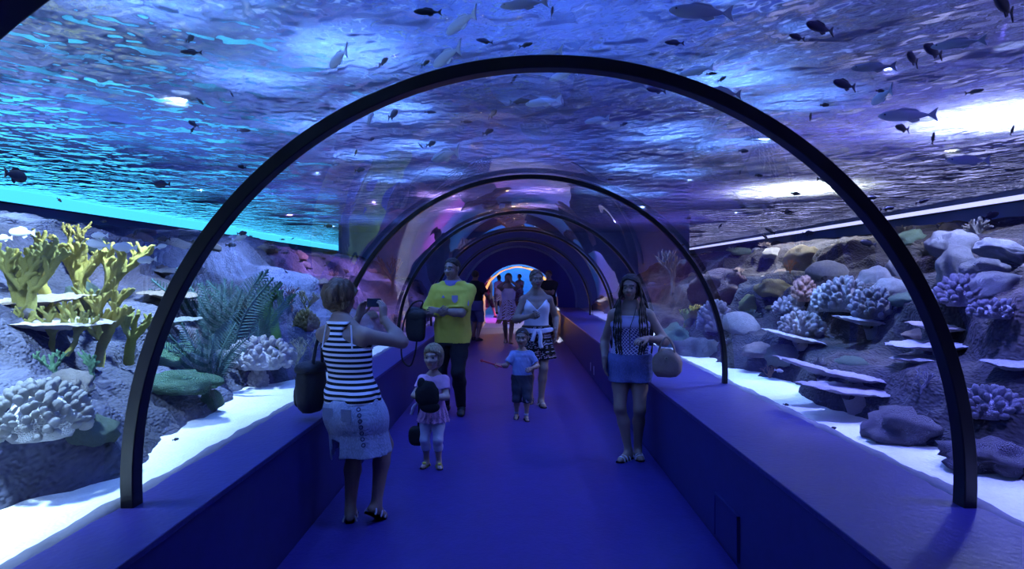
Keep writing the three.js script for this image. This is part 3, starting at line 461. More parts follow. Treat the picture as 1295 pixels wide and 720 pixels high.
// small corals scattered over both slopes
reseed(4242);
{
  const kinds = [];
  for (let k = 0; k < 8; k++) { const o = k * 13; kinds.push(lump(3, (v) => { const q = 1 + 0.35 * noise(v.x * 2 + o, v.y * 2, v.z * 2) + 0.16 * noise(v.x * 6 + o, v.y * 6, v.z * 6); return V(v.x * q, Math.max(v.y, -0.5) * 0.7 * q, v.z * q); })); }
  const bush = [0, 1, 2].map((k) => { reseed(90 + k); const l = []; for (let i = 0; i < 26; i++) { const d = V(rr(-1, 1), rr(0.3, 1), rr(-1, 1)).normalize(); l.push(branchGeo([V(0, -0.2, 0), d.clone().multiplyScalar(0.5).add(V(rr(-0.1, 0.1), 0.05, rr(-0.1, 0.1))), d.clone().multiplyScalar(rr(0.8, 1.1))], 0.11, 0.06, 1, 5, 4)); } return merged(l); });
  const names = ['grey', 'brown', 'olive', 'green', 'rose', 'slate', 'pale'], cols = [[0.40, 0.38, 0.42], [0.34, 0.30, 0.28], [0.42, 0.40, 0.20], [0.20, 0.30, 0.24], [0.46, 0.34, 0.32], [0.30, 0.30, 0.40], [0.54, 0.52, 0.54]];
  reseed(777);
  for (let i = 0; i < 150; i++) {
    const side = i % 2 ? 1 : -1, z = -rr(1.6, 17.5), s = rr(0.04, 0.62), q = rockPoint(s, z, side), r = rr(0.06, 0.17) * (0.8 + 0.3 * (s > 0.3)), b = rnd() < 0.4, ci = Math.floor(rnd() * cols.length), col = cols[ci];
    if (q.y > 2.5 || q.y < 0.66) continue;
    const m = mesh(b ? 'bush_coral' : 'lump_coral', b ? bush[i % 3] : kinds[i % 8], coralMat(col, 0.03, 1.5)); m.position.copy(q); m.scale.set(r * rr(0.8, 1.3), r * rr(0.7, 1.1), r * rr(0.8, 1.3)); m.rotation.y = rr(0, 6.28);
    const where = side < 0 ? 'slope with the finger corals' : 'slope with the plate corals';
    const reg = z > -5.4 ? 'near the large arch' : z > -9 ? 'beyond the second arch' : 'near the tunnel end', lvl = s < 0.25 ? 'low' : s < 0.45 ? 'midway' : 'high';
    tag(m, `small ${names[ci]} ${b ? 'branching' : 'lump'} coral ${lvl} on the ${side < 0 ? 'finger' : 'plate'} coral slope ${reg}`, 'coral', `${b ? 'branching' : 'lump'} corals on the ${where}`);
  }
}
// ---------------------------------------------------------------- fish
function fishGeo(L, H, W, nose = 0.5) { // head towards +x
  return gridGeo(14, 22, (u, v) => { const a = u * Math.PI * 2, t = v, r = Math.pow(Math.sin(Math.PI * Math.min(1, Math.pow(t, 0.72 + nose * 0.1) * 0.97 + 0.012)), 0.75), ped = 0.16 * smooth(0.70, 0.98, t) * (t < 0.995 ? 1 : 0); const k = Math.max(r, ped); return [L * (0.5 - t * 0.86), Math.cos(a) * H * 0.5 * k, Math.sin(a) * W * 0.5 * k * (1 - 0.5 * smooth(0.6, 1, t))]; });
}
function finGeo(pts, th = 0.004) { const s = new THREE.Shape(pts.map((p) => new THREE.Vector2(...p))); return new THREE.ExtrudeGeometry(s, { depth: th, bevelEnabled: true, bevelSize: th * 0.4, bevelThickness: th * 0.4, bevelSegments: 1 }).translate(0, 0, -th / 2); }
const eyeG = new THREE.SphereGeometry(0.02, 10, 8);
const FISH = {
  dark: { H: 0.36, W: 0.15, mat: std([0.008, 0.009, 0.014], 0.5), eye: std([0.05, 0.05, 0.06], 0.3) },
  slim: { H: 0.24, W: 0.13, mat: std([0.010, 0.012, 0.020], 0.5), eye: std([0.05, 0.05, 0.06], 0.3) },
  silver: { H: 0.21, W: 0.14, mat: std([0.55, 0.60, 0.66], 0.35), eye: std([0.01, 0.01, 0.01], 0.2) },
  shade: { H: 0.20, W: 0.14, mat: std([0.40, 0.45, 0.52], 0.4), eye: std([0.01, 0.01, 0.01], 0.2) },  // silver fish in a darker tone, shade put into the colour
  pale: { H: 0.34, W: 0.15, mat: std([0.62, 0.64, 0.66], 0.4), eye: std([0.01, 0.01, 0.01], 0.2) },
};
const fishProto = {};
function buildFish(kind) {
  const f = FISH[kind], g = new THREE.Group(), H = f.H, long = kind === 'silver' || kind === 'shade' || kind === 'slim';
  mesh('body', fishGeo(1, H, f.W), f.mat, g);
  mesh('tail_fin', finGeo(long ? [[-0.34, 0.012], [-0.5, 0.13], [-0.455, 0.0], [-0.5, -0.13], [-0.34, -0.012]] : [[-0.33, 0.03], [-0.5, 0.15], [-0.48, 0.0], [-0.5, -0.15], [-0.33, -0.03]], 0.012), f.mat, g);
  mesh('dorsal_fin', finGeo([[0.22, H * 0.44], [0.08, H * 0.66], [-0.14, H * 0.52], [-0.2, H * 0.32], [0, H * 0.36]], 0.010), f.mat, g);
  mesh('belly_fin', finGeo([[0.02, -H * 0.42], [-0.08, -H * 0.66], [-0.2, -H * 0.46], [-0.18, -H * 0.28]], 0.010), f.mat, g);
  for (const s of [-1, 1]) { const e = mesh('eye', eyeG, f.eye, g); e.position.set(0.40, H * 0.08, s * f.W * 0.24); }
  return g;
}
function exitT(d) { // where a line of sight leaves the acrylic
  const ox = 0 - XC, oy = EYE - YC, a = d.x * d.x + d.y * d.y, b = ox * d.x + oy * d.y, c = ox * ox + oy * oy - RG * RG; return (-b + Math.sqrt(b * b - a * c)) / a;
}
reseed(31337);
function fish(kind, px, py, len, deg = 0, head = 1) {
  const d = ray(px, py), t0 = exitT(d); let t;
  if (d.y > 0.03) { const tw = (WATER - 0.10 - EYE) / d.y; t = Math.min(lerp(t0, tw, rr(0.35, 0.6)), t0 + 1.6); t = Math.max(t, t0 + 0.05); } else t = t0 + rr(0.12, 0.3);
  // keep clear of the rock
  const r = px < 650 ? reefL : reefR; caster.set(V(0, EYE, 0), d.clone().normalize()); const h = caster.intersectObject(r, false)[0]; if (h) t = Math.min(t, Math.max(t0 + 0.08, -h.point.z - 0.15));
  const P = V(0, EYE, 0).addScaledVector(d, t), a = deg * Math.PI / 180, cx = Math.cos(a), cy = Math.sin(a); let D;
  if (d.y > 0.16 && Math.abs(cy / d.y) < 2.4) { const dz = cy / d.y; D = V(cx - d.x * dz, 0, dz); } else D = V(cx, cy, 0);
  D.normalize(); const u2 = (D.x + d.x * D.z) / t * FOCAL, v2 = (D.y + d.y * D.z) / t * FOCAL; const L = clamp(len / Math.hypot(u2, v2), 0.02, 0.7);
  const proto = fishProto[kind] ??= buildFish(kind), g = proto.clone(); g.name = numbered(kind === 'silver' || kind === 'shade' ? 'mackerel' : 'fish'); scene.add(g);
  D.multiplyScalar(head); const X = D, Y = V(0, 1, 0).addScaledVector(D, -D.y).normalize(), Z = X.clone().cross(Y);
  g.matrix.makeBasis(X, Y, Z); g.quaternion.setFromRotationMatrix(g.matrix); g.position.copy(P); g.scale.setScalar(L);
  const zone = py > 400 ? 'low over the sand' : px < 230 ? (py > 240 ? 'in front of the finger coral slope' : 'under the surface over the finger corals') : px < 650 ? (py > 240 ? 'in front of the feathery corals' : 'over the tunnel beside the bright ripples') : px < 1000 ? (py > 230 ? 'near the glowing lamp over the reef' : 'over the tunnel roof') : (py > 230 ? 'in front of the plate coral slope' : 'under the violet water');
  const look = { dark: 'small oval black fish', slim: 'small slender black fish', silver: 'slender silver-grey fish', shade: 'long slim silver fish with shade in its colour', pale: 'pale oval fish' }[kind];
  tag(g, `${look} swimming ${zone}`, 'fish', `${look} ${zone}`);
}
[[887, 15, 82, -3, -1], [583, 29, 46, 35, -1], [565, 72, 42, 35, -1], [640, 74, 26, 18, -1], [690, 70, 46, 18, -1], [712, 95, 38, 20, -1], [687, 129, 46, 8, -1], [428, 74, 30, 45, -1], [469, 147, 24, 70, -1], [880, 90, 46, 12, -1], [1148, 146, 76, 2, -1], [755, 152, 32, 10, -1], [1115, 122, 32, 35, -1]].forEach((f) => fish('silver', ...f));
[[663, 5, 62, 6, -1], [563, 197, 36, 18, -1], [915, 117, 46, -8, -1], [1225, 203, 56, 0, -1], [1212, 55, 72, 8, -1], [1105, 85, 58, 3, -1]].forEach((f) => fish('shade', ...f));
[[541, 15, 36, -2, -1], [613, 52, 22, -10, -1], [665, 57, 18, 15], [698, 15, 13, 80], [853, 54, 25, -3, -1], [830, 114, 25, -8, -1], [1037, 35, 36, -17, -1], [1008, 47, 20, -15, -1], [1270, 7, 32, -45, -1], [1180, 64, 26, -28, -1], [1154, 74, 18, -45, -1], [1068, 107, 29, -15, -1], [1025, 148, 11, 85], [1232, 116, 25, 12], [1141, 162, 18, -15, -1], [1180, 175, 16, 80], [1280, 165, 14, 70], [974, 292, 15, -28, -1], [968, 300, 13, -40, -1], [242, 66, 28, -3, -1], [253, 128, 13, -45], [293, 119, 9, -60], [245, 157, 15, -25, -1], [308, 165, 18, 0], [900, 93, 14, 0], [913, 100, 13, 30], [485, 78, 14, 35], [538, 80, 12, 30], [497, 145, 15, 35], [544, 142, 15, 0], [590, 154, 15, 0], [650, 100, 13, 55], [657, 128, 26, 5], [623, 144, 13, 35], [617, 167, 15, 20], [532, 184, 9, -50], [545, 182, 13, 20], [450, 193, 9, 70], [455, 215, 13, 10], [470, 176, 8, 20], [789, 157, 10, 20], [771, 227, 10, 0], [936, 219, 7, 80], [1122, 264, 19, 8], [1166, 255, 18, 15]].forEach((f) => fish('slim', ...f));
[[1113, 115, 11, 0], [1043, 133, 12, 0], [1043, 226, 20, 3], [940, 191, 13, 0], [960, 222, 10, 0], [995, 268, 13, 0], [1006, 245, 13, -5], [966, 313, 9, 0], [1022, 295, 15, 5], [1098, 308, 21, -12, -1], [1253, 273, 22, 20], [1102, 250, 14, 0], [240, 49, 12, 25], [306, 211, 11, -10, -1], [205, 233, 21, 0, -1], [20, 222, 29, -15], [207, 302, 17, 0, -1], [171, 295, 12, 60], [306, 295, 13, 5], [292, 310, 14, 0], [75, 253, 8, -40], [131, 280, 9, 0], [243, 165, 9, 60], [415, 286, 11, 0], [222, 556, 9, 15], [994, 512, 8, -10], [1053, 542, 10, 10], [870, 276, 8, 0], [911, 286, 7, 60], [863, 310, 6, 20]].forEach((f) => fish('dark', ...f));
[[336, 307, 8, 0], [343, 308, 9, 5], [345, 312, 9, 0], [351, 316, 9, -8], [360, 320, 9, 0], [357, 303, 7, 0], [364, 292, 7, 5], [370, 302, 5, 30], [380, 331, 7, 0], [411, 336, 5, 20], [418, 340, 6, 20], [362, 344, 6, -50], [393, 340, 5, 0]].forEach((f) => fish('slim', ...f));
[[28, 294, 34, -3, -1], [126, 298, 22, 0, -1], [124, 309, 32, -10, -1], [158, 313, 32, -5, -1], [5, 301, 22, 0, -1], [186, 329, 25, 5, -1], [203, 312, 16, 10], [303, 301, 20, 20], [985, 469, 12, -10]].forEach((f) => fish('pale', ...f));
// ---------------------------------------------------------------- people: bodies are smooth-joined distance fields meshed on a grid
const smin = (a, b, k) => { const h = Math.max(k - Math.abs(a - b), 0) / k; return Math.min(a, b) - h * h * k * 0.25; };
const cone = (a, b, ra, rb) => { const bx = b.x - a.x, by = b.y - a.y, bz = b.z - a.z, L2 = bx * bx + by * by + bz * bz + 1e-9; return (x, y, z) => { const px = x - a.x, py = y - a.y, pz = z - a.z, t = clamp((px * bx + py * by + pz * bz) / L2, 0, 1), dx = px - bx * t, dy = py - by * t, dz = pz - bz * t; return Math.sqrt(dx * dx + dy * dy + dz * dz) - (ra + (rb - ra) * t); }; };
const ell = (c, r) => { const m = Math.min(r.x, r.y, r.z); return (x, y, z) => { const a = (x - c.x) / r.x, b = (y - c.y) / r.y, d = (z - c.z) / r.z, k = Math.sqrt(a * a + b * b + d * d), q = Math.sqrt(a * a / (r.x * r.x) + b * b / (r.y * r.y) + d * d / (r.z * r.z)); return q > 1e-6 ? k * (k - 1) / q : -m; }; };
const union = (list, k) => (x, y, z) => { let d = 1e3; for (let i = 0; i < list.length; i++) d = smin(d, list[i](x, y, z), k); return d; };
// naive surface nets
function net(f, lo, hi, cell) {
  const nx = Math.ceil((hi[0] - lo[0]) / cell) + 1, ny = Math.ceil((hi[1] - lo[1]) / cell) + 1, nz = Math.ceil((hi[2] - lo[2]) / cell) + 1, B = 4;
  const g = new Float32Array(nx * ny * nz), id = (i, j, k) => (k * ny + j) * nx + i;
  for (let k0 = 0; k0 < nz; k0 += B) for (let j0 = 0; j0 < ny; j0 += B) for (let i0 = 0; i0 < nx; i0 += B) {
    const c = f(lo[0] + (i0 + 1.5) * cell, lo[1] + (j0 + 1.5) * cell, lo[2] + (k0 + 1.5) * cell), far = Math.abs(c) > cell * 7;
    for (let k = k0; k < Math.min(nz, k0 + B); k++) for (let j = j0; j < Math.min(ny, j0 + B); j++) for (let i = i0; i < Math.min(nx, i0 + B); i++) g[id(i, j, k)] = far ? c : f(lo[0] + i * cell, lo[1] + j * cell, lo[2] + k * cell);
  }
  const vi = new Int32Array(nx * ny * nz).fill(-1), pos = [], idx = [];
  for (let k = 0; k < nz - 1; k++) for (let j = 0; j < ny - 1; j++) for (let i = 0; i < nx - 1; i++) {
    let mask = 0; const v = []; for (let c = 0; c < 8; c++) { const q = g[id(i + (c & 1), j + (c >> 1 & 1), k + (c >> 2))]; v.push(q); if (q < 0) mask |= 1 << c; }
    if (mask === 0 || mask === 255) continue;
    let n = 0, sx = 0, sy = 0, sz = 0;
    for (let a = 0; a < 8; a++) for (let d = 0; d < 3; d++) { const b = a | 1 << d; if (b === a) continue; if ((mask >> a & 1) === (mask >> b & 1)) continue; const t = v[a] / (v[a] - v[b]); sx += (a & 1) + (d === 0 ? t : 0); sy += (a >> 1 & 1) + (d === 1 ? t : 0); sz += (a >> 2) + (d === 2 ? t : 0); n++; }
    vi[id(i, j, k)] = pos.length / 3; pos.push(lo[0] + (i + sx / n) * cell, lo[1] + (j + sy / n) * cell, lo[2] + (k + sz / n) * cell);
  }
  const quad = (a, b, c, d, flip) => { if (a < 0 || b < 0 || c < 0 || d < 0) return; flip ? idx.push(a, c, b, a, d, c) : idx.push(a, b, c, a, c, d); };
  for (let k = 1; k < nz - 1; k++) for (let j = 1; j < ny - 1; j++) for (let i = 1; i < nx - 1; i++) {
    const s = g[id(i, j, k)] < 0;
    if (s !== g[id(i + 1, j, k)] < 0) quad(vi[id(i, j - 1, k - 1)], vi[id(i, j, k - 1)], vi[id(i, j, k)], vi[id(i, j - 1, k)], !s);
    if (s !== g[id(i, j + 1, k)] < 0) quad(vi[id(i - 1, j, k - 1)], vi[id(i - 1, j, k)], vi[id(i, j, k)], vi[id(i, j, k - 1)], !s);
    if (s !== g[id(i, j, k + 1)] < 0) quad(vi[id(i - 1, j - 1, k)], vi[id(i, j - 1, k)], vi[id(i, j, k)], vi[id(i - 1, j, k)], !s);
  }
  const G = new THREE.BufferGeometry(); G.setAttribute('position', new THREE.Float32BufferAttribute(pos, 3)); G.setIndex(idx); G.computeVertexNormals();
  const uv = new Float32Array(pos.length / 3 * 2); for (let i = 0; i < uv.length / 2; i++) { uv[2 * i] = pos[3 * i] + pos[3 * i + 2]; uv[2 * i + 1] = pos[3 * i + 1]; } G.setAttribute('uv', new THREE.BufferAttribute(uv, 2));
  return G;
}
function ik(a, b, l1, l2, hint) { const d = b.clone().sub(a); let L = d.length(); const max = (l1 + l2) * 0.999; if (L > max) { b = a.clone().addScaledVector(d, max / L); L = max; } d.normalize(); const q = (l1 * l1 - l2 * l2 + L * L) / (2 * L), h = Math.sqrt(Math.max(0, l1 * l1 - q * q)), n = hint.clone().addScaledVector(d, -hint.dot(d)).normalize(); return [a.clone().addScaledVector(d, q).addScaledVector(n, h), b]; }
function table(rows) { return (y) => { if (y <= rows[0][0]) return rows[0]; for (let i = 1; i < rows.length; i++) if (y <= rows[i][0]) { const t = (y - rows[i - 1][0]) / (rows[i][0] - rows[i - 1][0]), s = t * t * (3 - 2 * t); return rows[i].map((v, k) => lerp(rows[i - 1][k], v, k ? s : t)); } return rows.at(-1); }; }

// spec in units of a figure 1.7 tall; local axes: +z ahead, +x the figure's left
function figure(o) {
  const kid = o.kid, fem = o.female, gi = o.girth ?? 1, li = o.limb ?? 1;
  const B = kid ? { hip: 0.76, waist: 0.93, chest: 1.10, sh: 1.25, neck: 1.30, head: 1.525, hs: 1.5, shW: 0.150, hw: 0.075, ua: 0.25, fa: 0.215, th: 0.36, sn: 0.335, ank: 0.075 }
    : fem ? { hip: 0.88, waist: 1.04, chest: 1.23, sh: 1.375, neck: 1.44, head: 1.585, hs: 1.02, shW: 0.158, hw: 0.085, ua: 0.28, fa: 0.24, th: 0.41, sn: 0.405, ank: 0.075 }
      : { hip: 0.89, waist: 1.04, chest: 1.25, sh: 1.40, neck: 1.46, head: 1.588, hs: 1.0, shW: 0.180, hw: 0.088, ua: 0.29, fa: 0.25, th: 0.415, sn: 0.41, ank: 0.08 };
  Object.assign(B, o.body ?? {});
  const hipC = V(o.hips?.[0] ?? 0, B.hip + (o.hips?.[1] ?? 0), o.hips?.[2] ?? 0), lean = o.lean ?? [0, 0];
  const dy = hipC.y - B.hip, at = (y) => [hipC.x + lean[0] * (y - hipC.y), hipC.z + lean[1] * (y - hipC.y)];
  const P = (x, y, z) => { const c = at(y + dy); return V(x + c[0], y + dy, z + c[1]); };
  const rows = (kid ? [[B.hip - 0.10, 0.135, 0.105, 0], [B.hip + 0.03, 0.150, 0.118, 0], [B.waist, 0.140, 0.112, 0.008], [B.chest, 0.145, 0.108, 0], [B.sh - 0.06, 0.140, 0.098, -0.004], [B.sh + 0.02, 0.095, 0.070, -0.008], [B.neck + 0.03, 0.05, 0.05, -0.01]]
    : fem ? [[B.hip - 0.10, 0.158, 0.112, -0.006], [B.hip + 0.02, 0.172, 0.122, -0.008], [B.waist, 0.130, 0.095, 0.004], [B.chest, 0.148, 0.104, 0.004], [B.sh - 0.06, 0.142, 0.092, -0.006], [B.sh + 0.01, 0.095, 0.066, -0.012], [B.neck + 0.03, 0.045, 0.045, -0.012]]
      : [[B.hip - 0.10, 0.150, 0.108, -0.004], [B.hip + 0.03, 0.165, 0.118, 0], [B.waist, 0.155, 0.115, 0.01], [B.chest, 0.175, 0.122, 0.004], [B.sh - 0.06, 0.172, 0.112, -0.004], [B.sh + 0.02, 0.105, 0.076, -0.012], [B.neck + 0.03, 0.055, 0.052, -0.012]])
    .map((r) => [r[0] + dy, r[1] * gi, r[2] * gi, r[3]]);
  const tab = table(rows), y0 = rows[0][0] - 0.02, y1 = rows.at(-1)[0];
  const trunk = (x, y, z) => { const r = tab(y), c = at(y), a = (x - c[0]) / r[1], b = (z - c[1] - r[3]) / r[2], k = Math.hypot(a, b), m = Math.min(r[1], r[2]); return Math.max((k - 1) * m * (0.75 + 0.25 * Math.abs(b) / (k + 1e-6)), y0 - y, y - y1); };
  const torso = [trunk];
  if (fem && !kid) for (const s of [-1, 1]) { torso.push(ell(P(s * 0.068, B.chest + 0.0, 0.072 * gi), V(0.062, 0.062, 0.058).multiplyScalar(o.bust ?? 1))); torso.push(ell(P(s * 0.075, B.hip - 0.02, -0.062 * gi), V(0.085, 0.095, 0.085))); }
  if (!fem && o.belly) torso.push(ell(P(0, B.waist + 0.02, 0.06), V(0.13, 0.15, 0.09).multiplyScalar(o.belly)));
  const arms = {}, legs = {}, J = {};
  for (const [n, s] of [['L', 1], ['R', -1]]) {
    const A = o['arm' + n] ?? {}, sh = P(s * B.shW * Math.sqrt(gi), B.sh + (A.lift ?? 0) - 0.052, -0.01), [el, wr] = ik(sh, A.wrist ? V(...A.wrist) : sh.clone().add(V(s * 0.05, -0.5, 0.04)), B.ua, B.fa, V(...(A.elbow ?? [s * 0.3, -0.2, -1])));
    J['sh' + n] = sh; J['el' + n] = el; J['wr' + n] = wr;
    const mid = el.clone().lerp(wr, 0.3);
    arms[n] = { trap: cone(P(s * 0.035, B.neck + 0.005, -0.02), sh.clone().add(V(-s * 0.02, 0.018, -0.004)), 0.036 * li, 0.034 * li), up: [cone(sh.clone().lerp(P(0, B.sh - 0.07, 0), 0.35), sh, 0.056 * li, 0.054 * li), cone(sh, el, 0.052 * li, 0.040 * li)], low: [cone(el, mid, 0.041 * li, 0.042 * li), cone(mid, wr, 0.042 * li, 0.026 * li)] };
    const Lg = o['leg' + n] ?? {}, hp = P(s * B.hw, B.hip - 0.02, 0), ankle = V(...(Lg.ankle ?? [s * 0.09, B.ank, 0])), [kn, an] = ik(hp, ankle, B.th, B.sn, V(...(Lg.knee ?? [s * 0.12, 0, 1])));
    J['hip' + n] = hp; J['kn' + n] = kn; J['an' + n] = an; const yaw = Lg.yaw ?? s * 0.2, pitch = Lg.pitch ?? 0, fd = V(Math.sin(yaw) * Math.cos(pitch), -Math.sin(pitch), Math.cos(yaw) * Math.cos(pitch)), up = V(Math.sin(yaw) * Math.sin(pitch), Math.cos(pitch), Math.cos(yaw) * Math.sin(pitch)), cm = kn.clone().lerp(an, 0.32).addScaledVector(fd, -0.014), fl = B.foot ?? (kid ? 0.9 : 1);
    const F = (a, b) => an.clone().addScaledVector(fd, a * fl).addScaledVector(up, b), side = fd.clone().cross(up);
    J['foot' + n] = { fd, up, side, F, fl };
    legs[n] = { up: [cone(hp, hp.clone().lerp(kn, 0.5), 0.088 * li * Math.sqrt(gi), 0.074 * li), cone(hp.clone().lerp(kn, 0.5), kn, 0.074 * li, 0.054 * li)], low: [cone(kn, cm, 0.052 * li, 0.054 * li), cone(cm, an, 0.054 * li, 0.034 * li)], foot: [cone(an, F(0.05, -0.03), 0.034, 0.028), cone(F(-0.04, -0.045), F(0.0, -0.04), 0.027, 0.03), cone(F(0, -0.04), F(0.12, -0.052), 0.032, 0.022), cone(F(0.11, -0.052).addScaledVector(side, 0.018), F(0.145, -0.058).addScaledVector(side, 0.012), 0.018, 0.014), cone(F(0.11, -0.052).addScaledVector(side, -0.018), F(0.16, -0.058).addScaledVector(side, -0.012), 0.018, 0.014)] };
  }
  const neckB = P(0, B.neck - 0.03, -0.012), headC = P(o.head?.off?.[0] ?? 0, B.head, 0.012 + (o.head?.off?.[1] ?? 0)), nr = kid ? 0.044 : fem ? 0.047 : 0.058;
  const neck = [cone(neckB, headC.clone().add(V(0, -0.05 * B.hs, -0.02)), nr, nr * 0.95)];
  const hq = new THREE.Quaternion().setFromEuler(new THREE.Euler(o.head?.pitch ?? 0, o.head?.yaw ?? 0, o.head?.roll ?? 0, 'YXZ')), hqi = hq.clone().invert();
  return { o, B, J, P, at, trunk, torso, arms, legs, neck, headC, hq, hqi, toHead: (x, y, z) => V(x - headC.x, y - headC.y, z - headC.z).applyQuaternion(hqi).divideScalar(B.hs) };
}
const allOf = (L) => [...L.up, ...L.low, ...(L.foot ?? [])];
function bounds(pts, pad) { const lo = [1e9, 1e9, 1e9], hi = [-1e9, -1e9, -1e9]; for (const p of pts) p.toArray().forEach((v, i) => { lo[i] = Math.min(lo[i], v - pad); hi[i] = Math.max(hi[i], v + pad); }); return [lo, hi]; }
const HEAD = (() => { const v = (x, y, z) => V(x, y, z), S = []; S.push(ell(v(0, 0.03, -0.014), v(0.074, 0.084, 0.094)), ell(v(0, -0.035, 0.020), v(0.056, 0.076, 0.066)), cone(v(0, -0.088, 0.052), v(0, -0.086, 0.058), 0.022, 0.020), cone(v(0, 0.014, 0.082), v(0, -0.022, 0.102), 0.009, 0.0125), cone(v(-0.036, 0.026, 0.070), v(0.036, 0.026, 0.070), 0.012, 0.012), cone(v(0, 0.026, 0.07), v(0, 0.026, 0.078), 0.012, 0.01));
  for (const s of [-1, 1]) S.push(ell(v(s * 0.012, -0.026, 0.088), v(0.009, 0.008, 0.010)), ell(v(s * 0.034, -0.026, 0.056), v(0.026, 0.026, 0.026)), cone(v(s * 0.05, -0.05, 0), v(s * 0.02, -0.088, 0.045), 0.016, 0.014));
  S.push(cone(v(-0.017, -0.053, 0.076), v(0.017, -0.053, 0.076), 0.007, 0.007), cone(v(-0.014, -0.063, 0.075), v(0.014, -0.063, 0.075), 0.008, 0.008));
  const base = union(S, 0.018), ears = union([-1, 1].flatMap((s) => [ell(v(s * 0.077, 0.0, -0.004), v(0.011, 0.030, 0.018)), ell(v(s * 0.076, -0.018, 0.002), v(0.009, 0.016, 0.011))]), 0.006), sock = [-1, 1].map((s) => ell(v(s * 0.031, 0.006, 0.095), v(0.020, 0.012, 0.020))), eyes = [-1, 1].map((s) => ell(v(s * 0.031, 0.004, 0.070), v(0.0145, 0.0125, 0.0145)));
  return { base, skin: (x, y, z) => { let d = Math.min(smin(base(x, y, z), ears(x, y, z), 0.008), 1); for (const q of sock) { const e = -q(x, y, z); d = -smin(-d, -e, 0.010); } for (const q of eyes) d = Math.min(d, q(x, y, z)); return d; } }; })();
function handField(F, n, pose) {
  const s = n === 'L' ? 1 : -1, wr = F.J['wr' + n], el = F.J['el' + n], f = pose.dir ? V(...pose.dir).normalize() : wr.clone().sub(el).normalize(); let pn = V(...(pose.palm ?? [-s, 0, 0])); pn.addScaledVector(f, -pn.dot(f)).normalize(); const sd = f.clone().cross(pn).multiplyScalar(n === 'L' ? 1 : -1), k = F.o.kid ? 1.0 : F.o.female ? 0.95 : 1.05;
  // sd points to the thumb
  const Q = (a, b, c) => wr.clone().addScaledVector(f, a * k).addScaledVector(sd, b * k).addScaledVector(pn, c * k);
  const palm = [cone(Q(-0.03, 0, 0), Q(0.01, 0, 0), 0.026 * k, 0.023 * k)], fingers = [], sp = [0.029, 0.010, -0.010, -0.028], len = [0.072, 0.080, 0.074, 0.058], curl = pose.curl ?? 0.35, c0 = pose.first ?? curl * 0.6;
  sp.forEach((b, i) => { palm.push(cone(Q(0.015, b * 0.6, 0), Q(0.082 - Math.abs(i - 1.2) * 0.004, b, 0), 0.0155 * k, 0.0125 * k));
    let a = c0, p = Q(0.084 - Math.abs(i - 1.2) * 0.004, b, 0), r = 0.0098 * k; const spread = (pose.spread ?? 0.06) * (1.5 - i); for (let j = 0; j < 3; j++) { const d = f.clone().multiplyScalar(Math.cos(a)).addScaledVector(pn, Math.sin(a)).addScaledVector(sd, spread * Math.cos(a)).normalize(), q = p.clone().addScaledVector(d, len[i] * k * [0.46, 0.30, 0.24][j]); fingers.push(cone(p, q, r, r * 0.93)); p = q; r *= 0.92; a += curl; } });
  const t0 = Q(0.018, 0.020, 0.004), t1 = Q(0.052, 0.048 + (pose.thumb ?? 0) * 0.01, 0.014), t2 = Q(0.080, 0.050 + (pose.thumb ?? 0) * 0.02, 0.024 + 0.014 * curl), t3 = Q(0.100, 0.044 + (pose.thumb ?? 0) * 0.025, 0.030 + 0.03 * curl);
  fingers.push(cone(t0, t1, 0.0155 * k, 0.0125 * k), cone(t1, t2, 0.0122 * k, 0.0105 * k), cone(t2, t3, 0.0105 * k, 0.0088 * k));
  const P1 = union(palm, 0.018), fs = fingers; return { f: (x, y, z) => { const p = P1(x, y, z); let d = p; for (const q of fs) d = Math.min(d, smin(p, q(x, y, z), 0.010)); return d; }, box: bounds([Q(-0.05, 0, 0), Q(0.19, 0.05, 0), Q(0.19, -0.05, 0), Q(0.1, 0.08, 0.09), Q(0.1, -0.05, 0.1), Q(0.05, 0, 0.12)], 0.03), Q, f0: f, pn, sd };
}
const strandTex = (() => { const t = dataTex(256, 32, (u, v) => { const k = spA(u * 1.0, v * 0.12); return [k, k, k]; }); t.repeat.set(8, 2); return t; })();
const hairNoise = (x, y, z) => 0.006 * noise(x * 38, y * 9, z * 38) + 0.005 * noise(x * 16 + 4, y * 12, z * 16);
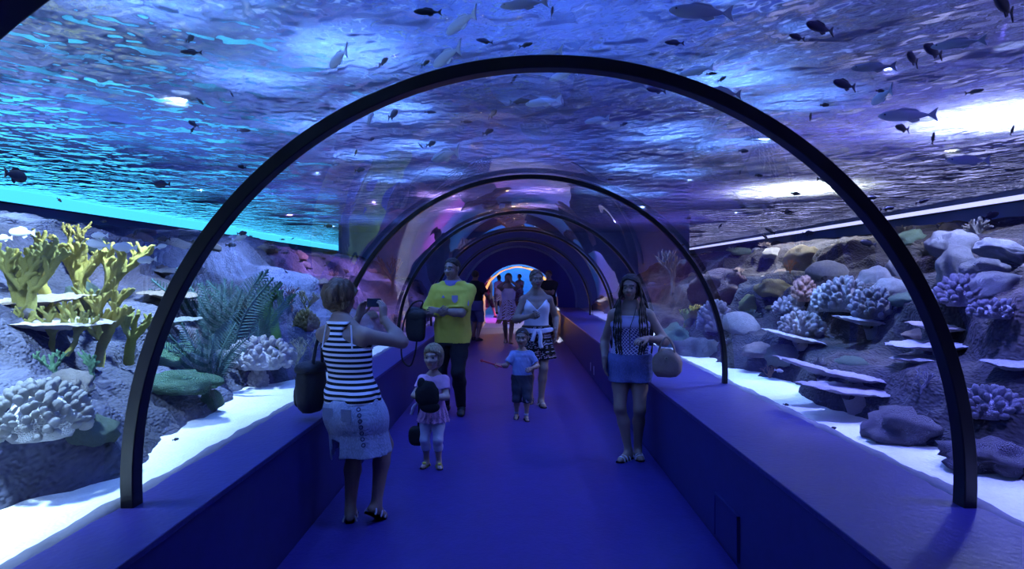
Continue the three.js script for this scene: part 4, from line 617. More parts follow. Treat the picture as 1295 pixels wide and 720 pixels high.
function person(label, world, turn, o) {
  const F = figure(o), S = o.H / 1.7, root = thing('person', label, 'person', world, turn), lod = o.lod ?? 1, skin = o.skin ?? [0.42, 0.27, 0.20], hairC = o.hairColor ?? [0.10, 0.06, 0.04];
  const add = (name, g, mat, lab) => { g.scale(S, S, S); const m = mesh(name, g, mat, root); if (lab) m.userData.label = lab; return m; };
  // body: trunk, limbs, feet; head and hands on finer grids, one geometry
  F.torso.push(F.arms.L.trap, F.arms.R.trap);
  const bodyF = union([...F.torso, ...F.neck, ...allOf(F.legs.L), ...allOf(F.legs.R), ...F.arms.L.up, ...F.arms.L.low, ...F.arms.R.up, ...F.arms.R.low], 0.028);
  const bb = bounds([...Object.values(F.J).filter((v) => v.isVector3), F.J.footL.F(0.17, -0.06), F.J.footR.F(0.17, -0.06), F.J.footL.F(-0.06, -0.06), F.J.footR.F(-0.06, -0.06), F.headC.clone().add(V(0, -0.05, 0)), F.P(0.2, F.B.hip, 0.2), F.P(-0.2, F.B.hip, -0.2)], 0.11); bb[0][1] = Math.min(bb[0][1], -0.01);
  const parts = [colored(net(bodyF, ...bb, 0.0125 * lod), () => skin)];
  const hs = F.B.hs, hc = F.headC, hb = bounds([hc.clone().add(V(0.125 * hs, 0.135 * hs, 0.135 * hs)), hc.clone().add(V(-0.125 * hs, -0.14 * hs, -0.135 * hs))], 0), nk = F.neck[0];
  const hg = net((x, y, z) => { const p = F.toHead(x, y, z); return smin(HEAD.skin(p.x, p.y, p.z) * hs, nk(x, y, z), 0.02); }, ...hb, 0.0048 * lod * hs);
  const brow = o.browColor ?? hairC, lip = [skin[0] * 0.95, skin[1] * 0.55, skin[2] * 0.55];
  parts.push(colored(hg, (x, y, z) => { const p = F.toHead(x, y, z), ax = Math.abs(p.x); if (p.z > 0.05) { const ex = ax - 0.031, ey = p.y - 0.004; if (Math.hypot(ex, ey * 1.15) < 0.0135 && p.z > 0.068) return Math.hypot(ex, ey) < 0.0085 ? [0.03, 0.025, 0.02] : [0.34, 0.33, 0.32]; if (Math.abs(p.y - 0.029 + (ax - 0.03) * 0.12) < 0.0055 && ax > 0.010 && ax < 0.050 && p.z > 0.06) return brow; if (Math.abs(p.y + 0.058) < 0.012 && ax < 0.024 - Math.abs(p.y + 0.058) * 0.6 && p.z > 0.074) return lip; } return skin; }));
  for (const n of ['L', 'R']) { const h = F['hand' + n] = handField(F, n, o['hand' + n] ?? {}); parts.push(colored(net(h.f, ...h.box, 0.0052 * lod), () => skin)); }
  const bodyG = mergeGeometries(parts.map((g) => g.toNonIndexed()), false); add('body', bodyG, std([1, 1, 1], 0.62, { vertexColors: true }));
  // hair
  const hr = o.hair ?? {}, cranium = (p) => Math.min(ell0(p), 1);
  function ell0(p) { return HEAD.base(p.x, p.y, p.z); }
  if (!hr.none) {
    const th = hr.thick ?? 0.014, cut = hr.cut ?? [-0.75, 0.66, -0.012], extra = (hr.extra ?? []).map(([a, b, ra, rb]) => cone(V(...a), V(...b), ra, rb)), ex = extra.length ? union(extra, 0.02) : null;
    const box0 = bounds([...[[-0.12, -0.16, -0.14], [0.12, 0.14, 0.14]].map((q) => V(...q)), ...(hr.extra ?? []).flatMap(([a, b, ra]) => [V(...a).addScalar(ra), V(...b).addScalar(-ra), V(...b).addScalar(ra), V(...a).addScalar(-ra)])], 0.02);
    const g = net((x, y, z) => { let d = Math.max(HEAD.base(x, y, z) - th - (hr.rough ?? 1) * hairNoise(x, y, z), cut[0] * y + cut[1] * z - cut[2] - 0.25 * noise(x * 45, 2, 3) * 0.02, -0.10 - y); if (hr.bob) { const side = Math.max(ell(V(0, -0.01, -0.02), V(0.088, 0.118, 0.098))(x, y, z) - hairNoise(x, y, z), z - 0.035 + 0.25 * (y - 0.03), -(hr.bob) - y); d = smin(d, side, 0.015); } if (hr.fringe) d = smin(d, Math.max(HEAD.base(x, y, z) - th, 0.030 - y, z < 0.02 ? 0.02 - z : 0), 0.01); if (ex) d = smin(d, ex(x, y, z) - 1.2 * hairNoise(x, y, z), 0.015); return d; }, ...box0, 0.006 * lod);
    g.scale(hs, hs, hs); g.applyQuaternion(F.hq); g.translate(hc.x, hc.y, hc.z); colored(g, (x, y, z) => { const k = 0.8 + 0.7 * noise(x * 60 / S, y * 10, z * 60) + 0.3 * noise(x * 150, y * 20, z * 150); return hairC.map((c) => c * clamp(k, 0.35, 1.6)); }); add('hair', g, std([1, 1, 1], 0.5, { vertexColors: true, bumpMap: strandTex, bumpScale: 0.006 }), hr.label);
  }
  // clothing: inflated body regions, cut by the given functions
  F.add = add; F.root = root; F.S = S; F.lod = lod;
  F.local = (x, y, z) => V(x * S, y * S, z * S).applyAxisAngle(V(0, 1, 0), turn).add(V(...world));
  F.cloth = (name, list, inflate, region, mat, lab, cell = 0.011, wr = 0.004, k = 0.03) => { const u = union(list, k); return add(name, net((x, y, z) => Math.max(u(x, y, z) - inflate - wr * (noise(x * 11, y * 7, z * 11) + 0.6 * noise(x * 23 + y * 8, y * 12, z * 23)), region(x, y, z)), ...bb, cell * lod), mat, lab); };
  F.sleeve = (n, t, inf, list = 'arms', seg = ['sh', 'el']) => { const a = F.J[seg[0] + n], b = F.J[seg[1] + n], d = b.clone().sub(a).normalize(), c = a.clone().lerp(b, t), f = union(allOf(F[list][n]), 0.02); return (x, y, z) => Math.max(f(x, y, z) - inf, (x - c.x) * d.x + (y - c.y) * d.y + (z - c.z) * d.z); };
  F.skirt = (name, yT, yB, a, b, mat, lab, pleat = 0.012, n = 9, th = 0.010, cut, bulge = 0) => { const f0 = (x, y, z, off) => { const t = clamp((yT - y) / (yT - yB), 0, 1), c = F.at(y), an = Math.atan2(z - c[1], x - c[0]), bu = bulge * Math.sin(Math.PI * Math.min(1, t * 1.6)), rx = bu + lerp(a[0], b[0], t) + pleat * t * Math.sin(an * n + 2 * noise(an, 1, 2)) + off, rz = bu + lerp(a[1], b[1], t) + pleat * t * Math.sin(an * n + 1) + off; return (Math.hypot((x - c[0]) / rx, (z - c[1]) / rz) - 1) * Math.min(rx, rz); }; return add(name, net((x, y, z) => Math.max(f0(x, y, z, 0), -f0(x, y, z, -th), y - yT, yB + (cut ? cut(x, y, z) : 0) - y), [F.at(yB)[0] - b[0] - 0.06, yB - 0.05, F.at(yB)[1] - b[1] - 0.06].map((v, i) => Math.min(v, [F.at(yT)[0] - a[0] - 0.06, 9, F.at(yT)[1] - a[1] - 0.06][i])), [Math.max(F.at(yB)[0] + b[0], F.at(yT)[0] + a[0]) + 0.06, yT + 0.03, Math.max(F.at(yB)[1] + b[1], F.at(yT)[1] + a[1]) + 0.06], 0.0085 * lod), mat, lab); };
  F.shoes = (mat, lab) => { for (const n of ['L', 'R']) { const j = F.J['foot' + n], f = union(F.legs[n].foot, 0.02), box = bounds([j.F(0.18, 0.03), j.F(-0.08, -0.07), j.F(0.18, -0.07), j.F(-0.08, 0.03)], 0.05); add('shoe', net((x, y, z) => { const a = j.F(0, 0.008), b = j.F(0, -0.076); const h = (x - a.x) * j.up.x + (y - a.y) * j.up.y + (z - a.z) * j.up.z, g = (x - b.x) * j.up.x + (y - b.y) * j.up.y + (z - b.z) * j.up.z; return Math.max(f(x, y, z) - 0.009, h, -g); }, ...box, 0.007 * lod), mat, lab); } };
  F.sandals = (soleMat, strapMat, lab, straps = [[0.10, 0.040], [-0.035, 0.052], [0.04, 0.05]]) => { for (const n of ['L', 'R']) { const j = F.J['foot' + n], sh = new THREE.Shape(); const out = [[-0.072, 0], [-0.06, 0.028], [0, 0.030], [0.08, 0.040], [0.13, 0.042], [0.17, 0.022], [0.18, 0], [0.165, -0.026], [0.12, -0.042], [0.06, -0.036], [0, -0.030], [-0.06, -0.026]].map(([a, b]) => new THREE.Vector2(a * j.fl, b)); sh.moveTo(out[0].x, out[0].y); sh.splineThru([...out.slice(1), out[0]]);
    const g = new THREE.ExtrudeGeometry(sh, { depth: 0.012, bevelEnabled: true, bevelSize: 0.003, bevelThickness: 0.003, bevelSegments: 2, curveSegments: 24 }), M = new THREE.Matrix4().makeBasis(j.fd, j.side, j.up); const o2 = j.F(0, -0.088); M.setPosition(o2); g.applyMatrix4(M.determinant() < 0 ? M : M); const so = add('sandal', g, soleMat, lab);
    for (const [a, w] of straps) { const pts = []; for (let i = 0; i <= 8; i++) { const t = i / 8 * Math.PI; pts.push(j.F(a / j.fl * j.fl + 0.012 * Math.sin(t), -0.078 + (a < 0 ? 0.052 : 0.062 - a * 0.12) * Math.sin(t)).addScaledVector(j.side, Math.cos(t) * w * 0.9)); } const sg = tube(pts, 0.0075, 6, 20); sg.scale(S, S, S); mesh('strap', sg, strapMat, so); } } };
  return F;
}
const fabric = (rgb, extra = {}) => std(rgb, 0.9, { bumpMap: grainTex, bumpScale: 0.0015, side: THREE.DoubleSide, ...extra });
function patTex(n, f, rx, ry = rx) { const t = dataTex(n, n, f, true); t.repeat.set(rx, ry); return t; }
// ---------------------------------------------------------------- the visitors
const denimTex = patTex(128, (u, v) => { const k = 0.78 + 0.22 * spA(u * 0.999, v * 0.25); return [k, k, k]; }, 6);
const stripeTex = patTex(64, (u, v) => (v < 0.5 ? [0.93, 0.93, 0.96] : [0.035, 0.035, 0.05]), 1, 27);
// 1. woman in the striped top, photographing
{
  const F = person('woman in striped tank top and pale denim skirt holding up a camera phone', [-0.99, 0, -3.92], Math.PI - 0.35, { H: 1.56, female: true, girth: 1.12, limb: 1.08, skin: [0.30, 0.20, 0.15], hips: [0.075, 0.0, 0], lean: [0.16, 0.0], head: { yaw: -0.35, pitch: 0.02, off: [0.01, 0.015] },
    armR: { wrist: [-0.045, 1.44, 0.20], elbow: [-0.8, -1.0, -0.3] }, armL: { wrist: [0.235, 1.435, 0.30], elbow: [0.5, -1, 0.1] }, handR: { dir: [0.15, 1, 0.25], palm: [1, 0, 0.15], curl: 0.45 }, handL: { dir: [-0.25, 1, 0.15], palm: [-1, 0, -0.1], curl: 0.45 },
    legL: { ankle: [0.10, 0.075, 0.0], yaw: 0.5 }, legR: { ankle: [-0.085, 0.125, 0.05], yaw: -0.1, pitch: 0.55, knee: [-0.1, 0, 1] },
    hairColor: [0.16, 0.09, 0.045], hair: { thick: 0.034, rough: 2.4, cut: [-0.62, 0.78, 0.030], extra: [[[0, 0.06, -0.06], [0, -0.03, -0.09], 0.055, 0.045]], label: 'short tousled brown hair' } });
  const T = [...F.torso], c = (y) => F.at(y)[0];
  F.cloth('tank_top', [...T, ...F.arms.L.up.slice(0, 1), ...F.arms.R.up.slice(0, 1)], 0.014, (x, y, z) => { const dx = Math.abs(x - c(y)); const back = z - F.at(y)[1] < 0.0; const w = back ? lerp(0.20, 0.050, smooth(1.20, 1.33, y)) + 0.05 * smooth(1.36, 1.43, y) : lerp(0.22, 0.09, smooth(1.24, 1.34, y)); return Math.max(0.855 - y, y - 1.425, dx - w, Math.min(1, 0.115 - Math.hypot(dx, (y - 1.46) * 0.9, z - 0.08 - F.at(y)[1]))); }, fabric([1, 1, 1], { map: stripeTex }), 'black and white striped racerback tank top', 0.009, 0.003);
  for (const s of [-1, 1]) { const pts = []; for (let i = 0; i <= 10; i++) { const t = i / 10, y = lerp(1.24, 1.40, t); pts.push(V(c(y) + s * lerp(0.125, 0.105, t), y, F.at(y)[1] + lerp(-0.098, -0.045, t) - 0.012)); } F.add('bra_strap', tube(pts, 0.006, 6, 16), fabric([0.75, 0.75, 0.8]), 'thin white strap'); }
  const sk = F.skirt('denim_skirt', 0.885, 0.50, [0.202, 0.172], [0.222, 0.192], fabric([0.50, 0.54, 0.70], { map: denimTex }), 'pale denim skirt with slit at the back', 0.012, 5, 0.012, (x, y, z) => 0.03 * noise(x * 9, 1, z * 9) + (z < 0 && x > 0.06 && x < 0.125 ? 0.12 : 0) + (z < 0 && x > 0.125 ? -0.03 : 0), 0.030);
  { const em = std([0.05, 0.05, 0.12], 0.8), l = []; for (let i = 0; i < 7; i++) { const y = 0.60 + i * 0.04, a = -2.25, x = c(y) + Math.cos(a) * 0.245, z = F.at(y)[1] + Math.sin(a) * 0.214; const g = new THREE.TorusGeometry(0.012, 0.0035, 5, 12); g.rotateY(-a + Math.PI / 2); g.translate(x, y, z - 0.002); l.push(g); } F.add('embroidery', merged(l), em, 'dark curled embroidery down the skirt'); }
  for (const s of [-1, 1]) { const g = new RoundedBoxGeometry(0.085, 0.09, 0.006, 2, 0.003); g.rotateX(-0.1); g.translate(c(0.8) + s * 0.075, 0.80, F.at(0.8)[1] - 0.204); F.add('back_pocket', g, fabric([0.46, 0.50, 0.66], { map: denimTex })); }
  F.sandals(std([0.10, 0.08, 0.09], 0.7), std([0.50, 0.46, 0.52], 0.5), 'flat strappy sandal');
  // camera phone in her hands
  const ph = F.local(0.088, 1.545, 0.285), p = thing('phone', 'small dark camera phone held up by the woman in stripes', 'phone', ph.toArray(), Math.PI - 0.35);
  mesh('case', new RoundedBoxGeometry(0.115, 0.062, 0.012, 3, 0.005), std([0.02, 0.02, 0.025], 0.3), p); mesh('screen', box(-0.05, 0.05, -0.026, 0.026, -0.0072, -0.0062), std([0.03, 0.04, 0.08], 0.15), p);
  // backpack slung from her left shoulder
  const bp = F.local(0.405, 0.935, -0.045), b = thing('backpack', 'black backpack slung over the left shoulder of the woman in stripes', 'backpack', bp.toArray(), Math.PI - 0.35), bm = std([0.012, 0.012, 0.016], 0.6, { bumpMap: grainTex, bumpScale: 0.003 });
  mesh('pouch', lump(4, (v) => V(Math.sign(v.x) * Math.abs(v.x) ** 0.7 * 0.075, Math.sign(v.y) * Math.abs(v.y) ** 0.65 * 0.165, Math.sign(v.z) * Math.abs(v.z) ** 0.7 * 0.11).multiplyScalar(1 + 0.08 * noise(v.x * 2, v.y * 2, v.z * 2))), bm, b);
  mesh('front_pocket', lump(3, (v) => V(v.x * 0.03 + 0.07, Math.sign(v.y) * Math.abs(v.y) ** 0.7 * 0.085 - 0.05, Math.sign(v.z) * Math.abs(v.z) ** 0.7 * 0.08)), bm, b);
  mesh('flap', lump(3, (v) => V(Math.sign(v.x) * Math.abs(v.x) ** 0.7 * 0.082, Math.max(v.y, -0.4) * 0.05 + 0.13, Math.sign(v.z) * Math.abs(v.z) ** 0.7 * 0.115)), bm, b);
  for (const z of [-0.05, 0.05]) mesh('strap', tube([[-0.05, 0.10, z], [-0.05, 0.22, z * 0.8 + 0.01], [-0.052, 0.33, z * 0.4 + 0.03], [-0.075, 0.385, 0.045]], 0.011, 6, 18), bm, b);
  mesh('zip', tube([[0.078, 0.08, -0.08], [0.09, 0.02, 0], [0.078, 0.08, 0.08]], 0.004, 5, 14), std([0.3, 0.3, 0.34], 0.4, { metalness: 0.6 }), b);
}
// 2. man in yellow
{
  const F = person('man in yellow football shirt and black trousers, arms folded over a bag', [-0.72, 0, -7.07], -0.28, { H: 1.81, girth: 1.06, belly: 1, skin: [0.34, 0.22, 0.17], head: { yaw: -0.22, pitch: 0.10, off: [0, 0.01] },
    armL: { wrist: [-0.075, 1.135, 0.225], elbow: [1, -0.7, 0.1] }, armR: { wrist: [-0.10, 1.10, 0.20], elbow: [-1, -0.8, -0.2] }, handL: { dir: [-1, 0.05, 0.05], palm: [0, -0.2, -1], curl: 0.5 }, handR: { dir: [0.6, 0.3, 0.35], palm: [0, 0.3, -1], curl: 0.6 },
    legL: { ankle: [0.11, 0.08, 0.02], yaw: 0.3 }, legR: { ankle: [-0.10, 0.08, -0.03], yaw: -0.2 }, hairColor: [0.02, 0.016, 0.014], hair: { thick: 0.008, rough: 0.5, cut: [-0.75, 0.66, -0.016], label: 'short cropped dark hair' } });
  const yel = fabric([0.66, 0.58, 0.06]), pur = fabric([0.26, 0.22, 0.50]);
  const sl = F.sleeve('L', 0.80, 0.004), sr = F.sleeve('R', 0.80, 0.004);
  F.cloth('shirt', [F.trunk, ...F.torso.slice(1), F.legs.L.up[0], F.legs.R.up[0], sl, sr], 0.020, (x, y, z) => Math.max(0.775 - y, y - 1.455, 0.075 - Math.hypot(x - F.at(y)[0], (y - 1.50) * 0.85, z - 0.03)), yel, 'yellow short-sleeved football shirt', 0.0105, 0.008, 0.03);
  F.cloth('collar', [F.trunk, ...F.neck], 0.024, (x, y, z) => Math.max(y - 1.462, 1.425 - y - (z > 0 ? 0.035 : 0), Math.hypot(x, z - 0.0) - 0.095), pur, 'violet collar', 0.009, 0, 0.03);
  for (const n of ['L', 'R']) { const s = n === 'L' ? 1 : -1; for (const k of [-1, 0, 1]) { const a = F.J['sh' + n], e = F.J['el' + n], pts = []; for (let i = 0; i <= 8; i++) { const t = i / 8, q = t < 0.4 ? F.P(s * 0.09, F.B.sh + 0.045, -0.01).lerp(a.clone().add(V(s * 0.012, 0.070, 0)), t / 0.4) : a.clone().add(V(s * 0.012, 0.070, 0)).lerp(a.clone().lerp(e, 0.75).add(V(s * 0.062, 0.02, 0)), (t - 0.4) / 0.6); pts.push(q.add(V(0, 0, k * 0.022))); } F.add('shoulder_stripe', tube(pts, 0.0075, 5, 16), pur, 'violet shoulder stripe'); } }
  { const sh = new THREE.Shape(); sh.moveTo(-0.032, 0.035); sh.lineTo(0.032, 0.035); sh.lineTo(0.032, -0.01); sh.quadraticCurveTo(0.028, -0.035, 0, -0.048); sh.quadraticCurveTo(-0.028, -0.035, -0.032, -0.01); const g = new THREE.ExtrudeGeometry(sh, { depth: 0.006, bevelEnabled: false }); g.rotateY(0.35); g.translate(0.085, 1.265, 0.152); F.add('crest', g, fabric([0.50, 0.40, 0.62]), 'violet shield crest'); }
  { const tri = new THREE.Shape(); tri.moveTo(-0.022, -0.012); tri.lineTo(0, 0.018); tri.lineTo(0.022, -0.012); const g = new THREE.ExtrudeGeometry(tri, { depth: 0.005, bevelEnabled: false }); g.rotateY(-0.2); g.translate(-0.045, 1.285, 0.160); F.add('chest_mark', g, pur, 'small violet triangular mark'); }
  F.cloth('trousers', [F.trunk, ...F.torso.slice(1), ...F.legs.L.up, ...F.legs.L.low, ...F.legs.R.up, ...F.legs.R.low], 0.018, (x, y, z) => Math.max(y - 1.0, 0.07 - y), fabric([0.010, 0.010, 0.014]), 'black trousers', 0.012, 0.008, 0.03);
  F.shoes(std([0.015, 0.015, 0.018], 0.5), 'black shoe');
  const bp = F.local(-0.35, 0.98, 0.21), b = thing('shoulder_bag', 'black shoulder bag hanging from the forearm of the man in yellow', 'bag', bp.toArray(), -0.28), bm = std([0.010, 0.010, 0.013], 0.6, { bumpMap: grainTex, bumpScale: 0.003 });
  mesh('pouch', lump(4, (v) => V(Math.sign(v.x) * Math.abs(v.x) ** 0.7 * 0.125, Math.sign(v.y) * Math.abs(v.y) ** 0.7 * 0.20 - 0.03 * v.x, Math.sign(v.z) * Math.abs(v.z) ** 0.7 * 0.055).multiplyScalar(1 + 0.12 * noise(v.x * 2, v.y * 2, v.z * 2))), bm, b);
  mesh('flap', lump(3, (v) => V(Math.sign(v.x) * Math.abs(v.x) ** 0.7 * 0.13, v.y * 0.09 + 0.10, v.z * 0.062)), bm, b);
  mesh('strap', tube([[0.06, 0.17, 0.0], [0.10, 0.27, 0.02], [0.0, 0.26, 0.03], [-0.10, 0.10, 0.05], [-0.15, -0.15, 0.05], [-0.14, -0.42, 0.04], [-0.06, -0.48, 0.03], [0.0, -0.36, 0.03], [0.03, -0.16, 0.02]], 0.010, 6, 60), bm, b);
}
// 3. girl holding a black hat
{
  const skin = [0.44, 0.30, 0.24];
  const F = person('little girl with blond bob in pink ruffled top and pale leggings, hugging a black hat', [-0.68, 0, -5.07], -0.12, { H: 1.03, kid: true, skin, head: { yaw: -0.12, pitch: 0.05 },
    armL: { wrist: [0.035, 1.00, 0.22], elbow: [1, -0.9, 0.0] }, armR: { wrist: [-0.07, 1.00, 0.23], elbow: [-1, -0.9, 0.1] }, handL: { dir: [-1, 0.15, 0.1], palm: [0, 0, -1], curl: 0.35 }, handR: { dir: [1, 0.1, 0.15], palm: [0, 0, -1], curl: 0.35 },
    legL: { ankle: [0.085, 0.075, 0.02], yaw: 0.35 }, legR: { ankle: [-0.095, 0.075, 0.0], yaw: -0.2 }, hairColor: [0.42, 0.31, 0.16], browColor: [0.3, 0.22, 0.13], hair: { thick: 0.014, bob: 0.115, fringe: true, cut: [-0.75, 0.66, -0.004], label: 'blond bobbed hair with a fringe' } });
  const pink = fabric([0.62, 0.34, 0.52]), leg = fabric([0.56, 0.52, 0.60]);
  F.cloth('blouse', [F.trunk, F.sleeve('L', 0.5, 0.006), F.sleeve('R', 0.5, 0.006)], 0.016, (x, y, z) => Math.max(0.80 - y, y - 1.275, 0.07 - Math.hypot(x, (y - 1.31) * 0.8, z - 0.02)), pink, 'pink short-sleeved blouse', 0.010, 0.006, 0.03);
  F.skirt('ruffle', 0.86, 0.70, [0.165, 0.135], [0.205, 0.175], pink, 'pink ruffled hem', 0.016, 16, 0.012); F.skirt('ruffle', 0.80, 0.63, [0.170, 0.140], [0.222, 0.190], pink, 'lower pink ruffle', 0.018, 15, 0.012);
  F.cloth('leggings', [F.trunk, ...F.legs.L.up, ...F.legs.L.low, ...F.legs.R.up, ...F.legs.R.low], 0.012, (x, y, z) => Math.max(y - 0.86, 0.235 - y), leg, 'pale calf-length leggings', 0.011, 0.007);
  F.sandals(std([0.30, 0.24, 0.10], 0.7), std([0.62, 0.52, 0.10], 0.5), 'yellow flowered sandal', [[0.09, 0.042], [-0.035, 0.050], [0.05, 0.05]]);
  { const l = []; for (const n of ['L', 'R']) { const j = F.J['foot' + n]; for (let i = 0; i < 5; i++) { const a = i * 1.2566; const g = new THREE.SphereGeometry(0.014, 8, 6); const q = j.F(0.085 + 0.016 * Math.cos(a), -0.012).addScaledVector(j.side, 0.016 * Math.sin(a)); g.translate(q.x, q.y, q.z); l.push(g); } } F.add('sandal_flowers', merged(l), std([0.75, 0.62, 0.08], 0.6), 'yellow flower on the sandals'); }
  const hp = F.local(-0.015, 1.03, 0.265), h = thing('hat', 'black soft hat hugged by the little girl', 'hat', hp.toArray(), -0.12), hm = std([0.008, 0.008, 0.010], 0.9, { bumpMap: grainTex, bumpScale: 0.003 });
  mesh('crown', lump(4, (v) => V(v.x * 0.105, v.y * 0.115 + 0.01, v.z * 0.038).multiplyScalar(1 + 0.12 * noise(v.x * 2, v.y * 2, 4))), hm, h); mesh('brim', lump(3, (v) => V(v.x * 0.085 + 0.02, v.y * 0.05 - 0.09, v.z * 0.03)), hm, h); mesh('ear_flap', lump(3, (v) => V(v.x * 0.035 - 0.05, v.y * 0.05 + 0.10, v.z * 0.025)), hm, h);
  const gp = F.local(-0.25, 0.40, -0.06), g = thing('handbag', 'small black handbag hanging beside the little girl', 'bag', gp.toArray(), -0.12);
  mesh('pouch', lump(3, (v) => V(Math.sign(v.x) * Math.abs(v.x) ** 0.7 * 0.075, Math.sign(v.y) * Math.abs(v.y) ** 0.7 * 0.085, v.z * 0.05)), hm, g); mesh('strap', tube([[0.05, 0.06, 0], [0.065, 0.20, 0.02], [0.07, 0.36, 0.06], [0.05, 0.37, 0.06], [0.02, 0.20, 0.02], [0.01, 0.06, 0]], 0.008, 6, 30), hm, g);
  mesh('ribbon', tube([[0.03, 0.30, 0.07], [-0.01, 0.26, 0.08], [-0.02, 0.22, 0.08], [-0.03, 0.20, 0.075]], 0.014, 6, 12), fabric([0.62, 0.5, 0.62]), g).userData.label = 'pale pink ribbon';
}
// 4. boy with a red stick
{
  const F = person('small boy in pale blue shirt and long dark shorts, walking with one arm held out', [0.09, 0, -6.75], 0.05, { H: 1.02, kid: true, skin: [0.36, 0.24, 0.18], head: { yaw: -0.25, pitch: 0.12 },
    armR: { wrist: [-0.42, 1.04, 0.22], elbow: [-0.3, -1, -0.3] }, armL: { wrist: [0.16, 0.98, 0.22], elbow: [1, -0.6, -0.6] }, handR: { dir: [-1, 0.1, 0.25], palm: [0, 0.4, 0.9], curl: 0.95, first: 0.7 }, handL: { dir: [-0.6, -0.1, 0.7], palm: [-0.5, -0.3, -0.6], curl: 0.4 },
    legL: { ankle: [0.075, 0.075, 0.08], yaw: 0.1 }, legR: { ankle: [-0.10, 0.085, -0.06], yaw: -0.15, pitch: 0.1 }, hairColor: [0.05, 0.033, 0.022], hair: { thick: 0.008, rough: 0.6, cut: [-0.75, 0.66, -0.014], label: 'short brown hair' } });
  F.cloth('shirt', [F.trunk, F.sleeve('L', 0.62, 0.006), F.sleeve('R', 0.62, 0.006)], 0.022, (x, y, z) => Math.max(0.70 - y, y - 1.285, 0.065 - Math.hypot(x, (y - 1.32) * 0.8, z - 0.02)), fabric([0.26, 0.34, 0.62]), 'pale blue short-sleeved shirt', 0.010, 0.010, 0.03);
  F.cloth('shorts', [F.trunk, ...F.legs.L.up, ...F.legs.L.low, ...F.legs.R.up, ...F.legs.R.low], 0.030, (x, y, z) => Math.max(y - 0.84, 0.33 - y), fabric([0.03, 0.032, 0.06]), 'dark knee-length shorts', 0.011, 0.010, 0.03);
  { const k = F.J.knL, g = lump(2, (v) => V(v.x * 0.035, v.y * 0.042, v.z * 0.008)); g.translate(k.x, k.y - 0.02, k.z + 0.082); F.add('knee_patch', g, fabric([0.30, 0.30, 0.42]), 'pale round knee patch'); }
  F.sandals(std([0.02, 0.02, 0.025], 0.7), std([0.03, 0.03, 0.05], 0.5), 'dark sandal'); 
  for (const n of ['L', 'R']) { const f = union([...F.legs[n].low], 0.02), a = F.J['an' + n]; F.add('sock', net((x, y, z) => Math.max(f(x, y, z) - 0.006, y - a.y - 0.05, a.y - 0.03 - y), ...bounds([a.clone().add(V(0, 0.06, 0)), a.clone().add(V(0, -0.05, 0))], 0.06), 0.007), fabric([0.4, 0.4, 0.5])); }
  const st = F.local(-0.50, 1.07, 0.285), s = thing('toy_stick', 'red toy stick in the outstretched hand of the small boy', 'toy', st.toArray(), 0.05);
  mesh('shaft', tube([[0.07, -0.03, 0.01], [-0.02, 0.0, 0.0], [-0.14, 0.04, 0.02]], 0.009, 8, 10), std([0.40, 0.03, 0.06], 0.5), s); mesh('tip', lump(2, (v) => V(v.x * 0.02 - 0.15, v.y * 0.016 + 0.043, v.z * 0.016 + 0.02)), std([0.45, 0.04, 0.08], 0.5), s);
}
